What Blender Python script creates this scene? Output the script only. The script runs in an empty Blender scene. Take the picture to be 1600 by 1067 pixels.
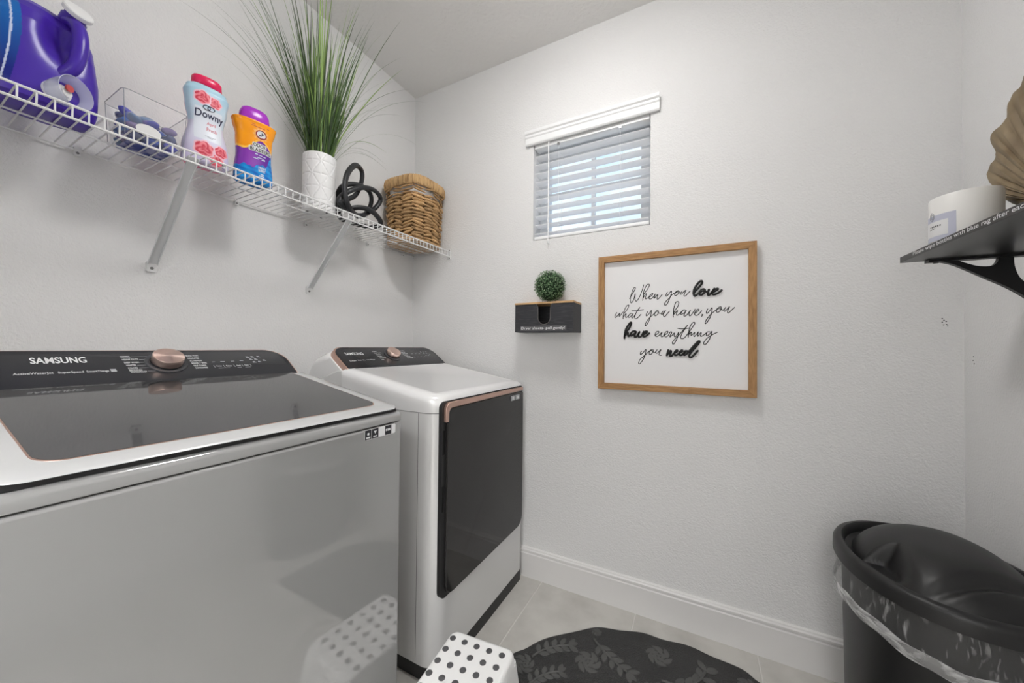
import bpy, bmesh, math, random
from mathutils import Vector, Matrix
from math import sin, cos, pi, radians, sqrt, atan2
random.seed(7)
C = bpy.context.scene.collection
SC = bpy.context.scene

# ------------------------------------------------------------------ camera
cam_d = bpy.data.cameras.new('camera'); cam = bpy.data.objects.new('camera', cam_d); C.objects.link(cam)
YAW, PIT, ROLL, FPX = 0.4825, 0.0139, 0.0095, 558.36
Fv = Vector((-sin(YAW)*cos(PIT), cos(YAW)*cos(PIT), sin(PIT)))
Rv = Vector((cos(YAW), sin(YAW), 0)); Uv = Rv.cross(Fv)
R2 = Rv*cos(ROLL)+Uv*sin(ROLL); U2 = Uv*cos(ROLL)-Rv*sin(ROLL)
cam.matrix_world = Matrix(((R2.x, U2.x, -Fv.x, 0), (R2.y, U2.y, -Fv.y, 0), (R2.z, U2.z, -Fv.z, 1.185), (0, 0, 0, 1)))
cam_d.sensor_fit = 'HORIZONTAL'; cam_d.sensor_width = 36.0; cam_d.lens = FPX/1600*36.0
cam_d.clip_start = 0.02; cam_d.clip_end = 100
SC.camera = cam

# ------------------------------------------------------------------ world, lamps, exposure
SC.view_settings.view_transform = 'Standard'; SC.view_settings.look = 'None'
SC.view_settings.gamma = 1.0; SC.view_settings.use_curve_mapping = False
SC.view_settings.exposure = 0.44
W = bpy.data.worlds.new('sky'); SC.world = W; W.use_nodes = True
nt = W.node_tree; nt.nodes.clear()
tc = nt.nodes.new('ShaderNodeTexCoord'); sep = nt.nodes.new('ShaderNodeSeparateXYZ')
rampn = nt.nodes.new('ShaderNodeValToRGB'); noi = nt.nodes.new('ShaderNodeTexNoise')
cr2 = nt.nodes.new('ShaderNodeValToRGB'); mx = nt.nodes.new('ShaderNodeMixRGB')
bg = nt.nodes.new('ShaderNodeBackground'); wo = nt.nodes.new('ShaderNodeOutputWorld')
nt.links.new(tc.outputs['Generated'], sep.inputs[0]); nt.links.new(sep.outputs['Z'], rampn.inputs[0])
rampn.color_ramp.elements[0].position = 0.0; rampn.color_ramp.elements[0].color = (0.78, 0.89, 1.0, 1)
rampn.color_ramp.elements[1].position = 0.7; rampn.color_ramp.elements[1].color = (0.42, 0.66, 1.0, 1)
noi.inputs['Scale'].default_value = 3.0; noi.inputs['Detail'].default_value = 6
nt.links.new(tc.outputs['Generated'], noi.inputs['Vector'])
cr2.color_ramp.elements[0].position = 0.52; cr2.color_ramp.elements[1].position = 0.68
nt.links.new(noi.outputs[0], cr2.inputs[0])
nt.links.new(cr2.outputs[0], mx.inputs[0]); nt.links.new(rampn.outputs[0], mx.inputs[1]); mx.inputs[2].default_value = (0.95, 0.97, 1, 1)
nt.links.new(mx.outputs[0], bg.inputs[0]); bg.inputs[1].default_value = 1.0
nt.links.new(bg.outputs[0], wo.inputs[0])

def area(name, loc, size, power, col, rot=(0, 0, 0), shape='DISK', sy=None):
    l = bpy.data.lights.new(name, 'AREA'); l.shape = shape; l.size = size
    if sy: l.size_y = sy
    l.energy = power; l.color = col
    o = bpy.data.objects.new(name, l); C.objects.link(o); o.location = loc; o.rotation_euler = rot
    return o
LAMP_L = 31.0      # radiance of the ceiling lamp's diffuser
area('hallway_fill_light', (0.30, -1.20, 2.60), 1.0, 56.0, (1.0, 0.99, 0.98), shape='SQUARE')  # added fill light, unseen behind the doorway, to brighten the walls

# ------------------------------------------------------------------ helpers
MATS = {}
def mat(name, col, rough=0.5, metal=0.0, spec=0.5, coat=0.0, coat_rough=0.03, bump=None, var=None, vcol=False,
        trans=0.0, ior=1.45, alpha=1.0, aniso=0.0, sss=0.0, stretch=None, rnd=None, emit=None):
    if name in MATS: return MATS[name]
    m = bpy.data.materials.new(name); m.use_nodes = True; t = m.node_tree
    b = t.nodes['Principled BSDF']
    b.inputs['Base Color'].default_value = (*col, 1); b.inputs['Roughness'].default_value = rough
    b.inputs['Metallic'].default_value = metal; b.inputs['Specular IOR Level'].default_value = spec
    b.inputs['Coat Weight'].default_value = coat; b.inputs['Coat Roughness'].default_value = coat_rough
    b.inputs['Transmission Weight'].default_value = trans; b.inputs['IOR'].default_value = ior
    b.inputs['Alpha'].default_value = alpha; b.inputs['Anisotropic'].default_value = aniso
    if sss: b.inputs['Subsurface Weight'].default_value = sss; b.inputs['Subsurface Radius'].default_value = (.02, .02, .02)
    if emit:
        b.inputs['Emission Color'].default_value = (*emit[0], 1); b.inputs['Emission Strength'].default_value = emit[1]
    L = t.links
    tcn = t.nodes.new('ShaderNodeTexCoord'); vec = tcn.outputs['Object']
    if stretch:
        mp = t.nodes.new('ShaderNodeMapping'); mp.inputs['Scale'].default_value = stretch; L.new(vec, mp.inputs[0]); vec = mp.outputs[0]
    cur = None
    if vcol:
        a = t.nodes.new('ShaderNodeVertexColor'); a.layer_name = 'print'; cur = a.outputs[0]
    if var:      # (scale, colour, low, high)
        n = t.nodes.new('ShaderNodeTexNoise'); n.inputs['Scale'].default_value = var[0]; n.inputs['Detail'].default_value = 5
        L.new(vec, n.inputs['Vector'])
        r = t.nodes.new('ShaderNodeMapRange'); r.inputs[1].default_value = var[2]; r.inputs[2].default_value = var[3]
        L.new(n.outputs[0], r.inputs[0])
        mxn = t.nodes.new('ShaderNodeMixRGB'); L.new(r.outputs[0], mxn.inputs[0])
        mxn.inputs[1].default_value = (*col, 1); mxn.inputs[2].default_value = (*var[1], 1)
        if cur: L.new(cur, mxn.inputs[1])
        cur = mxn.outputs[0]
    if rnd:      # per-piece variation of brightness
        oi = t.nodes.new('ShaderNodeObjectInfo'); r = t.nodes.new('ShaderNodeMapRange')
        r.inputs[3].default_value = 1-rnd; r.inputs[4].default_value = 1+rnd; L.new(oi.outputs['Random'], r.inputs[0])
        h = t.nodes.new('ShaderNodeHueSaturation'); L.new(r.outputs[0], h.inputs['Value'])
        if cur: L.new(cur, h.inputs['Color'])
        else: h.inputs['Color'].default_value = (*col, 1)
        cur = h.outputs[0]
    if cur: L.new(cur, b.inputs['Base Color'])
    if bump:     # (kind, scale, strength, distance)
        if bump[0] == 'noise':
            n = t.nodes.new('ShaderNodeTexNoise'); n.inputs['Scale'].default_value = bump[1]; n.inputs['Detail'].default_value = 3; out = n.outputs[0]
        else:
            n = t.nodes.new('ShaderNodeTexVoronoi'); n.inputs['Scale'].default_value = bump[1]; out = n.outputs['Distance']
        L.new(vec, n.inputs['Vector'])
        bn = t.nodes.new('ShaderNodeBump'); bn.inputs['Strength'].default_value = bump[2]; bn.inputs['Distance'].default_value = bump[3]
        L.new(out, bn.inputs['Height']); L.new(bn.outputs[0], b.inputs['Normal'])
    MATS[name] = m
    return m

BASE = {}
class MB:
    """collects vertices and faces in world coordinates"""
    def __init__(s): s.v = []; s.f = []
    def add(s, vs, fs):
        k = len(s.v); s.v += [tuple(p) for p in vs]; s.f += [tuple(i+k for i in q) for q in fs]; return s
    def box(s, x0, x1, y0, y1, z0, z1):
        return s.add([(x0,y0,z0),(x1,y0,z0),(x1,y1,z0),(x0,y1,z0),(x0,y0,z1),(x1,y0,z1),(x1,y1,z1),(x0,y1,z1)],
                     [(0,3,2,1),(4,5,6,7),(0,1,5,4),(1,2,6,5),(2,3,7,6),(3,0,4,7)])
    def loft(s, rings, cap0=True, cap1=True, closed=True):
        n = len(rings[0]); vs = [p for r in rings for p in r]; fs = []
        for i in range(len(rings)-1):
            for j in range(n if closed else n-1):
                k = (j+1) % n
                fs.append((i*n+j, i*n+k, (i+1)*n+k, (i+1)*n+j))
        if cap0: fs.append(tuple(range(n-1, -1, -1)))
        if cap1: fs.append(tuple(range((len(rings)-1)*n, len(rings)*n)))
        return s.add(vs, fs)
    def prism(s, pts, ext):
        e = Vector(ext); return s.loft([pts, [tuple(Vector(p)+e) for p in pts]])
    def tube(s, pts, r, seg=8, closed=False, flat=None, caps=True):
        P = [Vector(p) for p in pts]; n = len(P); rings = []
        up = None
        for i in range(n):
            a = P[(i-1) % n] if (closed or i) else P[0]
            b = P[(i+1) % n] if (closed or i < n-1) else P[-1]
            t = (b-a).normalized()
            if up is None:
                up = Vector((0, 0, 1)) if abs(t.z) < .9 else Vector((1, 0, 0))
            up = (up - t*up.dot(t)).normalized(); side = t.cross(up)
            rr = r[i] if isinstance(r, (list, tuple)) else r
            ring = []
            for k in range(seg):
                a_ = 2*pi*k/seg
                ring.append(tuple(P[i]+up*(rr*cos(a_))+side*(rr*(flat or 1)*sin(a_))))
            rings.append(ring)
        if closed:
            m = len(s.v); s.loft(rings, False, False)
            q = len(rings)-1; bo = m
            best = 0; bd = 1e9
            for sh in range(seg):
                d = sum((Vector(rings[q][k])-Vector(rings[0][(k+sh) % seg])).length for k in range(seg))
                if d < bd: bd, best = d, sh
            for k in range(seg):
                k2 = (k+1) % seg
                s.f.append((bo+q*seg+k, bo+q*seg+k2, bo+(k2+best) % seg, bo+(k+best) % seg))
        else:
            s.loft(rings, caps, caps)
        return s
    def lathe(s, prof, c, seg=32, cap0=True, cap1=True):
        return s.loft([[(c[0]+r*cos(2*pi*k/seg), c[1]+r*sin(2*pi*k/seg), c[2]+z) for k in range(seg)] for r, z in prof], cap0, cap1)
    def disc(s, c, n, r, h, seg=32, prof=None):
        """cylinder with axis n from c; prof = [(radius, height)]"""
        n = Vector(n).normalized(); a = n.orthogonal().normalized(); b = n.cross(a); c = Vector(c)
        prof = prof or [(r, 0), (r, h)]
        return s.loft([[tuple(c+n*hh+a*(rr*cos(2*pi*k/seg))+b*(rr*sin(2*pi*k/seg))) for k in range(seg)] for rr, hh in prof])
    def mesh(s, name, base=(0, 0, 0), m=None, smooth=40, cols=None):
        me = bpy.data.meshes.new(name)
        me.from_pydata([(p[0]-base[0], p[1]-base[1], p[2]-base[2]) for p in s.v], [], s.f)
        me.validate(); me.update()
        bm = bmesh.new(); bm.from_mesh(me); bmesh.ops.recalc_face_normals(bm, faces=bm.faces); bm.to_mesh(me); bm.free()
        if smooth:
            me.polygons.foreach_set('use_smooth', [True]*len(me.polygons))
            me.set_sharp_from_angle(angle=radians(smooth))
        if m: me.materials.append(m)
        return me

def put(name, me, parent=None, bevel=0, seg=2):
    o = bpy.data.objects.new(name, me); C.objects.link(o)
    if parent is not None: o.parent = parent
    if bevel:
        b = o.modifiers.new('bevel', 'BEVEL'); b.width = bevel; b.segments = seg; b.limit_method = 'ANGLE'; b.angle_limit = radians(35)
    return o
def root_of(p):
    while p.parent is not None: p = p.parent
    return p
def part(name, mb, m, parent, bevel=0, seg=2, smooth=40, label=None):
    base = BASE.get(root_of(parent).name, (0, 0, 0))
    o = put(name, mb.mesh(name, base, m, smooth), parent, bevel, seg)
    if label: o['label'] = label
    return o
def thing(name, label, cat, base, group=None):
    o = bpy.data.objects.new(name, None); C.objects.link(o); o.empty_display_size = .05
    o.location = base; o['label'] = label; o['category'] = cat
    if group: o['group'] = group
    BASE[o.name] = tuple(base); return o
def solid(name, mb, m, label, cat, base, group=None, bevel=0, seg=2, smooth=40):
    o = put(name, mb.mesh(name, base, m, smooth), None, bevel, seg); o.location = base
    o['label'] = label; o['category'] = cat
    if group: o['group'] = group
    BASE[o.name] = tuple(base); return o
def struct(name, mb, m, bevel=0, smooth=40):
    o = put(name, mb.mesh(name, (0, 0, 0), m, smooth), None, bevel); o['kind'] = 'structure'; BASE[o.name] = (0, 0, 0); return o

def sell(cx, cy, a, b, n, rot=0, seg=64, z=0):
    out = []
    for k in range(seg):
        t = 2*pi*k/seg; ct, st = cos(t), sin(t)
        x = a*math.copysign(abs(ct)**(2/n), ct); y = b*math.copysign(abs(st)**(2/n), st)
        out.append((cx+x*cos(rot)-y*sin(rot), cy+x*sin(rot)+y*cos(rot), z))
    return out
def even(ring, seg):
    """resample a closed ring to equal steps"""
    P = [Vector(p) for p in ring]; n = len(P); acc = [0]
    for i in range(n): acc.append(acc[-1]+(P[(i+1) % n]-P[i]).length)
    out, i = [], 0
    for k in range(seg):
        d = acc[-1]*k/seg
        while acc[i+1] < d: i += 1
        f = (d-acc[i])/max(1e-9, acc[i+1]-acc[i]); out.append(tuple(P[i].lerp(P[(i+1) % n], f)))
    return out
def rrect(w0, w1, h0, h1, r, seg=6):
    """rounded rectangle outline in 2d; r = radius or 4 radii (from lower left, counter-clockwise)"""
    rs = r if isinstance(r, (list, tuple)) else [r]*4
    out = []
    for (cx, cy, a0, q) in ((w0+rs[0], h0+rs[0], pi, rs[0]), (w1-rs[1], h0+rs[1], 1.5*pi, rs[1]), (w1-rs[2], h1-rs[2], 0, rs[2]), (w0+rs[3], h1-rs[3], .5*pi, rs[3])):
        for k in range(seg+1):
            a = a0+.5*pi*k/seg; out.append((cx+q*cos(a), cy+q*sin(a)))
    return out
def crom(P, n=6, closed=False):
    """Catmull-Rom through the points"""
    P = [Vector(p) for p in P]; out = []; N = len(P)
    for i in range(N if closed else N-1):
        g = lambda k: P[k % N] if closed else P[max(0, min(N-1, k))]
        a, b, c, d = g(i-1), g(i), g(i+1), g(i+2)
        for j in range(n):
            t = j/n
            out.append(.5*((2*b)+(c-a)*t+(2*a-5*b+4*c-d)*t*t+(3*b-a-3*c+d)*t**3))
    if not closed: out.append(P[-1])
    return [tuple(p) for p in out]
def arc(c, r, a0, a1, n):
    return [(c[0]+r*cos(a0+(a1-a0)*k/n), c[1]+r*sin(a0+(a1-a0)*k/n)) for k in range(n+1)]

FONT_CACHE = {}
def glyphs(body, bold=0.0, extr=0.0, res=3):
    """text with the built-in font as triangles, box scaled to 0..1"""
    key = (body, bold, extr)
    if key in FONT_CACHE: return FONT_CACHE[key]
    cu = bpy.data.curves.new('txt', 'FONT'); cu.body = body; cu.offset = bold; cu.extrude = extr; cu.resolution_u = res
    cu.align_x = 'LEFT'
    o = bpy.data.objects.new('txt', cu); C.objects.link(o)
    dg = bpy.context.evaluated_depsgraph_get(); me = bpy.data.meshes.new_from_object(o.evaluated_get(dg))
    vs = [v.co.copy() for v in me.vertices]; fs = [tuple(p.vertices) for p in me.polygons]
    bpy.data.objects.remove(o); bpy.data.curves.remove(cu); bpy.data.meshes.remove(me)
    x0 = min(v.x for v in vs); x1 = max(v.x for v in vs); y0 = min(v.y for v in vs); y1 = max(v.y for v in vs)
    vs = [((v.x-x0)/(x1-x0), (v.y-y0)/(y1-y0)) for v in vs]
    FONT_CACHE[key] = (vs, fs, (x1-x0)/(y1-y0)); return FONT_CACHE[key]
def text_on(mb, body, org, xd, yd, w, h, bold=0.0, surf=None, shear=0):
    """lay text on a plane: org = lower left, xd/yd unit directions; surf(p) may lift a point on to a curved face"""
    vs, fs, asp = glyphs(body, bold)
    o = Vector(org); xd = Vector(xd); yd = Vector(yd); out = []
    for u, v in vs:
        p = o+xd*(w*u+shear*h*v)+yd*(h*v)
        out.append(tuple(surf(p)) if surf else tuple(p))
    return mb.add(out, fs)
def paint(o, fn):
    """flat print: colour per vertex from the object's own surface position"""
    me = o.data; ca = me.color_attributes.new('print', 'FLOAT_COLOR', 'POINT')
    base = BASE.get(root_of(o).name, (0, 0, 0))
    for i, v in enumerate(me.vertices):
        c = fn(v.co.x+base[0], v.co.y+base[1], v.co.z+base[2]); ca.data[i].color = (c[0], c[1], c[2], 1)
def s2l(r, g, b):
    f = lambda c: (c/255/12.92) if c/255 <= .04045 else ((c/255+.055)/1.055)**2.4
    return (f(r), f(g), f(b))

# ------------------------------------------------------------------ materials
WALL = mat('painted_wall', (.80, .797, .794), .75, bump=('noise', 165, .65, .0040))
CEIL = mat('ceiling_paint', (.85, .84, .825), .9, bump=('noise', 55, .6, .006))
TRIM = mat('trim_paint', (.77, .76, .75), .35)
TILE = mat('floor_tile', (.57, .555, .52), .42, var=(7, (.47, .455, .425), .40, .68), rnd=.05, bump=('noise', 60, .08, .002))
GROUT = mat('grout', (.68, .665, .63), .9)
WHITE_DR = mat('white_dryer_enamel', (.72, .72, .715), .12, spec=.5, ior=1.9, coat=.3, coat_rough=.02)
WHITE_SHADED = mat('white_enamel_shaded', (.30, .30, .30), .045, spec=.5, ior=2.1, coat=.3, coat_rough=.02)  # washer front: white darkened, its shade is put into the base colour
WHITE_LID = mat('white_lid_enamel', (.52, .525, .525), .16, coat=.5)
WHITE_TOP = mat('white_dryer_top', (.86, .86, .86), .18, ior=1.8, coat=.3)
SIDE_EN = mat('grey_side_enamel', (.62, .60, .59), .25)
GLASS_D = mat('smoked_glass', (.040, .040, .042), .05, spec=.9)
DOORG = mat('dryer_door_glass', (.020, .019, .019), .07, spec=.5)
PANEL = mat('panel_glass', (.030, .031, .035), .22, spec=.4)
BLACKP = mat('black_plastic', (.018, .018, .019), .45)
COPPER = mat('rose_gold', (.72, .46, .37), .28, metal=1.0, aniso=.5)
COPPERT = mat('rose_gold_trim', (.62, .42, .35), .35, metal=.85)
PRINTW = mat('white_print', (.78, .79, .80), .5)
PRINTG = mat('grey_print', (.42, .43, .45), .5)
PRINTD = mat('dark_print', (.02, .02, .025), .5)
WIRE = mat('white_vinyl_wire', (.80, .80, .80), .35)
BRACE = mat('grey_white_steel', (.74, .75, .76), .4)
SCREW = mat('screw_steel', (.25, .25, .25), .35, metal=.9)
VINYL = mat('blind_vinyl', (.90, .905, .91), .4)
SLAT = mat('blind_slat_vinyl', (.90, .905, .91), .4)      # thin vinyl lets some daylight through
_t = SLAT.node_tree; _tr = _t.nodes.new('ShaderNodeBsdfTranslucent'); _tr.inputs[0].default_value = (.92, .92, .93, 1); _mx = _t.nodes.new('ShaderNodeMixShader'); _mx.inputs[0].default_value = .60
_t.links.new(_t.nodes['Principled BSDF'].outputs[0], _mx.inputs[1]); _t.links.new(_tr.outputs[0], _mx.inputs[2]); _t.links.new(_mx.outputs[0], _t.nodes['Material Output'].inputs[0])
FRAMEW = mat('window_vinyl', (.82, .84, .86), .4)
PANE = mat('window_pane', (1, 1, 1), .0, trans=1.0, ior=1.05, spec=.3)
OAK = mat('oak', (.46, .255, .105), .5, var=(18, (.36, .185, .07), .35, .7), stretch=(1, 1, 1))
OAKH = mat('oak_rail', (.46, .255, .105), .5, var=(9, (.33, .17, .065), .38, .62), stretch=(2.5, 20, 20))
OAKV = mat('oak_stile', (.46, .255, .105), .5, var=(9, (.33, .17, .065), .38, .62), stretch=(20, 20, 2.5))
BAMBOO = mat('pale_bamboo', (.62, .40, .21), .5, var=(10, (.52, .32, .15), .4, .65), stretch=(3, 40, 40))
BOARD = mat('sign_board', (.85, .845, .85), .6)
INK = mat('black_ink', (.012, .012, .012), .5)
BLACKW = mat('black_stained_wood', (.030, .031, .036), .55, var=(9, (.06, .06, .066), .5, .7), stretch=(3, 30, 40))
SHELFB = mat('black_laminate', (.030, .030, .031), .30, spec=.5)
IRON = mat('black_iron', (.014, .014, .015), .4, spec=.5)
KNOT = mat('charcoal_cast', (.020, .021, .024), .38, bump=('noise', 60, .4, .004))
CERAMIC = mat('white_ceramic', (.82, .82, .82), .35)
SOIL = mat('dark_moss', (.03, .045, .02), .9)
LEAFD = mat('grass_dark', (.058, .115, .032), .45, rnd=.6)
LEAFL = mat('grass_light', (.25, .38, .10), .45, rnd=.3)
BOX_L = mat('boxwood', (.075, .165, .065), .4, var=(90, (.34, .46, .27), .50, .64))
REED = mat('water_hyacinth', (.60, .38, .185), .75, var=(30, (.36, .21, .09), .42, .64), rnd=.25, bump=('noise', 60, .7, .003), stretch=(.12, 9, 9))
REEDR = mat('water_hyacinth_rim', (.60, .385, .185), .75, var=(95, (.30, .165, .065), .50, .64), bump=('noise', 130, .9, .006), stretch=(1, 1, .06))
LINER = mat('white_liner', (.80, .79, .78), .9)
FAN = mat('tan_resin', (.235, .175, .10), .55, var=(14, (.165, .115, .06), .4, .65))
BIN = mat('black_bin_plastic', (.0125, .0125, .0128), .42, bump=('noise', 500, .1, .001))
MATB = mat('black_rubber', (.042, .042, .042), .6, bump=('voronoi', 260, .9, .004))
MATR = mat('rubber_relief', (.085, .085, .083), .6)
STOOLW = mat('white_stool_plastic', (.88, .88, .875), .3)
STOOLD = mat('grey_grip_dot', (.09, .09, .095), .6)

# ------------------------------------------------------------------ room shell
XA, YB, XC, ZC, YH, YD = -1.597, 1.70, .758, 2.75, -1.95, -.45
WX0, WX1, WZ0, WZ1 = -.772, -.196, 1.738, 2.262
struct('wall_left', MB().box(XA-.12, XA, YH-.12, YB+.14, 0, ZC), WALL)
struct('wall_right', MB().box(XC, XC+.12, YH-.12, YB+.14, 0, ZC), WALL)
wf = MB()
wf.box(XA, WX0, YB, YB+.14, 0, ZC); wf.box(WX1, XC, YB, YB+.14, 0, ZC)
wf.box(WX0, WX1, YB, YB+.14, 0, WZ0); wf.box(WX0, WX1, YB, YB+.14, WZ1, ZC)
wall_far = struct('wall_far', wf, WALL)
wb = MB()
wb.box(XA, -.62, YD-.12, YD, 0, ZC); wb.box(.38, XC, YD-.12, YD, 0, ZC); wb.box(-.62, .38, YD-.12, YD, 2.08, ZC)
struct('wall_back', wb, WALL)
struct('wall_hallway', MB().box(XA, XC, YH-.12, YH, 0, ZC), WALL)
struct('ceiling', MB().box(XA-.12, XC+.12, YH-.12, YB+.14, ZC, ZC+.1), CEIL)
floor = struct('floor', MB().box(XA-.12, XC+.12, YH-.12, YB+.14, -.12, -.0018), GROUT)
# tiles
gx = [XA, -1.1515]+[-.70+.4515*k for k in range(0, 4)]+[XC]
gx = [g for g in gx if g <= XC]
gy = [YB]; y = 1.188
while y > YH: gy.append(y); y -= .4515
gy.append(YH); gy = gy[::-1]
tile_me = {}
for i in range(len(gx)-1):
    for j in range(len(gy)-1):
        w, h = gx[i+1]-gx[i], gy[j+1]-gy[j]
        if w < .02 or h < .02: continue
        key = (round(w, 3), round(h, 3))
        if key not in tile_me:
            mb = MB(); q = .0021
            lo = rrect(q, w-q, q, h-q, .003, 1); hi = rrect(q+.0015, w-q-.0015, q+.0015, h-q-.0015, .003, 1)
            mb.loft([[(a, b, -.012) for a, b in lo], [(a, b, -.0012) for a, b in lo], [(a, b, 0) for a, b in hi]], cap0=False)
            tile_me[key] = mb.mesh('tile', (0, 0, 0), TILE, 20)
        o = put('tile', tile_me[key], floor); o.location = (gx[i], gy[j], 0)
# baseboards: moulded profile (distance from the wall, height)
BP = [(0, 0), (.016, 0), (.016, .119), (.013, .124), (.013, .128), (.0165, .131), (.0165, .138), (.012, .142), (.010, .147), (.005, .1495), (0, .1495)]
def baseboard(name, p0, p1, nrm):
    n = Vector(nrm)
    struct(name, MB().prism([tuple(Vector(p0)+n*d+Vector((0, 0, z))) for d, z in BP], Vector(p1)-Vector(p0)), TRIM, smooth=25)
baseboard('baseboard_far', (XA, YB, 0), (XC, YB, 0), (0, -1, 0))
baseboard('baseboard_left', (XA, YD, 0), (XA, YB-.0165, 0), (1, 0, 0))
baseboard('baseboard_right', (XC, YD, 0), (XC, YB-.0165, 0), (-1, 0, 0))
baseboard('baseboard_back', (XA+.0165, YD, 0), (-.62, YD, 0), (0, 1, 0))
# small old fixing marks on the walls
k = MB()
for dx, dz in ((0, 0), (.004, .006), (.009, .002), (.003, -.009), (.010, -.008), (.0, .012), (.012, -.013)):
    k.box(.708+dx, .708+dx+.003, YB-.0006, YB+.001, 1.277+dz, 1.277+dz+.003)
o = part('wall_mark', k, PRINTD, wall_far); o['kind'] = 'structure'
k = MB()
for dy, dz in ((0, 0), (.002, -.012), (-.003, -.022)):
    k.box(XC-.0006, XC+.001, 1.654+dy, 1.656+dy, 1.165+dz, 1.169+dz)
o = part('wall_mark', k, PRINTD, bpy.data.objects['wall_right']); o['kind'] = 'structure'

# window in the far wall: vinyl frame, two sashes side by side, panes
wy = 1.795
wd = MB()
def ring(mb, x0, x1, z0, z1, w, y0, y1):
    mb.box(x0, x1, y0, y1, z0, z0+w); mb.box(x0, x1, y0, y1, z1-w, z1)
    mb.box(x0, x0+w, y0, y1, z0+w, z1-w); mb.box(x1-w, x1, y0, y1, z0+w, z1-w)
ring(wd, WX0, WX1, WZ0, WZ1, .052, wy, wy+.045)
wd.box(WX0+.052, WX1-.052, wy, wy+.045, WZ1-.075, WZ1-.052)
win = struct('window_1', wd, FRAMEW)
for a, b in ((WX0+.052, -.484-.009), (-.484+.009, WX1-.052)):
    part('pane', MB().box(a, b, wy+.020, wy+.024, WZ0+.052, WZ1-.075), PANE, win)
part('mullion', MB().box(-.484-.009, -.484+.009, wy+.008, wy+.036, WZ0+.052, WZ1-.075), FRAMEW, win)
part('meeting_rail', MB().box(WX0+.052, WX1-.052, wy+.004, wy+.016, 1.985, 2.010), FRAMEW, win)

# ------------------------------------------------------------------ ceiling lamp (above the frame)
t = thing('ceiling_light', 'round white flush ceiling light in the middle of the laundry room', 'ceiling light', (-.42, .85, ZC))
part('canopy', MB().lathe([(.155, 0), (.155, -.018), (.145, -.022)], (-.42, .85, ZC), 40), TRIM, t)
part('diffuser', MB().lathe([(.150, -.022), (.172, -.038), (.170, -.052), (.140, -.066), (.095, -.073), (.0, -.076)], (-.42, .85, ZC), 40, cap1=False), mat('lamp_diffuser', (.9, .9, .9), .5, emit=((1, .985, .965), LAMP_L)), t)

# ------------------------------------------------------------------ window blind
VB = 1.7
t = thing('window_blind', 'white slatted blind with a moulded valance over the small window', 'blind', (-.484, VB, WZ1))
VP = [(0, 0), (-.010, 0), (-.014, .006), (-.014, .034), (-.018, .040), (-.018, .050), (-.024, .056), (-.026, .066), (-.026, .070), (0, .070)]
part('valance', MB().prism([(-.812, 1.697+d, 2.240+z) for d, z in VP], (.655, 0, 0)), VINYL, t, smooth=25)
part('valance_return', MB().box(-.806, -.795, 1.699, 1.70, 2.228, 2.24), BRACE, t)
part('headrail', MB().box(-.768, -.200, 1.704, 1.748, 2.222, 2.262), VINYL, t, .002)
sl = MB(); ang = radians(-7); n = 7; sect = []
for k in range(n):
    u = -1+2*k/(n-1); sect.append((u*.0245, .0022*(1-u*u)))
prof = [(u, h+.0014) for u, h in sect]+[(u, h-.0014) for u, h in sect[::-1]]
prof = [(u*cos(ang)-h*sin(ang), u*sin(ang)+h*cos(ang)) for u, h in prof]
sl.prism([(-.281, a, b) for a, b in prof], (.562, 0, 0))
slat_me = sl.mesh('slat', (0, 0, 0), SLAT, 30)
NS = 11
SLZ = lambda k: 2.2250-.0452*k
for k in range(NS):
    z = SLZ(k)
    o = put('slat', slat_me, t); o.location = (0, 1.732-VB, z-WZ1)
part('bottom_rail', MB().prism([(-.766, a, b) for a, b in rrect(1.706, 1.756, 1.744, 1.760, .004, 2)], (.564, 0, 0)), VINYL, t)
for x in (-.636, -.330):
    c = MB()
    for yy in (1.7065, 1.7575):
        c.tube([(x, yy, 2.224), (x, yy, 1.758)], .0009, 5)
    for k in range(NS):
        z = SLZ(k)-.006
        c.tube([(x+.003, 1.7065, z-.004), (x+.003, 1.7575, z+.008)], .0006, 4)
    part('ladder_cord', c, VINYL, t)
    part('cord_guide', MB().box(x-.006, x+.006, 1.702, 1.706, 2.214, 2.226), SCREW, t)
wnd = part('tilt_wand', MB().tube([(-.684, 1.690, 2.236), (-.684, 1.690, 1.724)], .0034, 8), VINYL, t)
part('wand_tip', MB().tube([(-.684, 1.690, 1.724), (-.684, 1.690, 1.712)], .0042, 8), BRACE, wnd)

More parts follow.
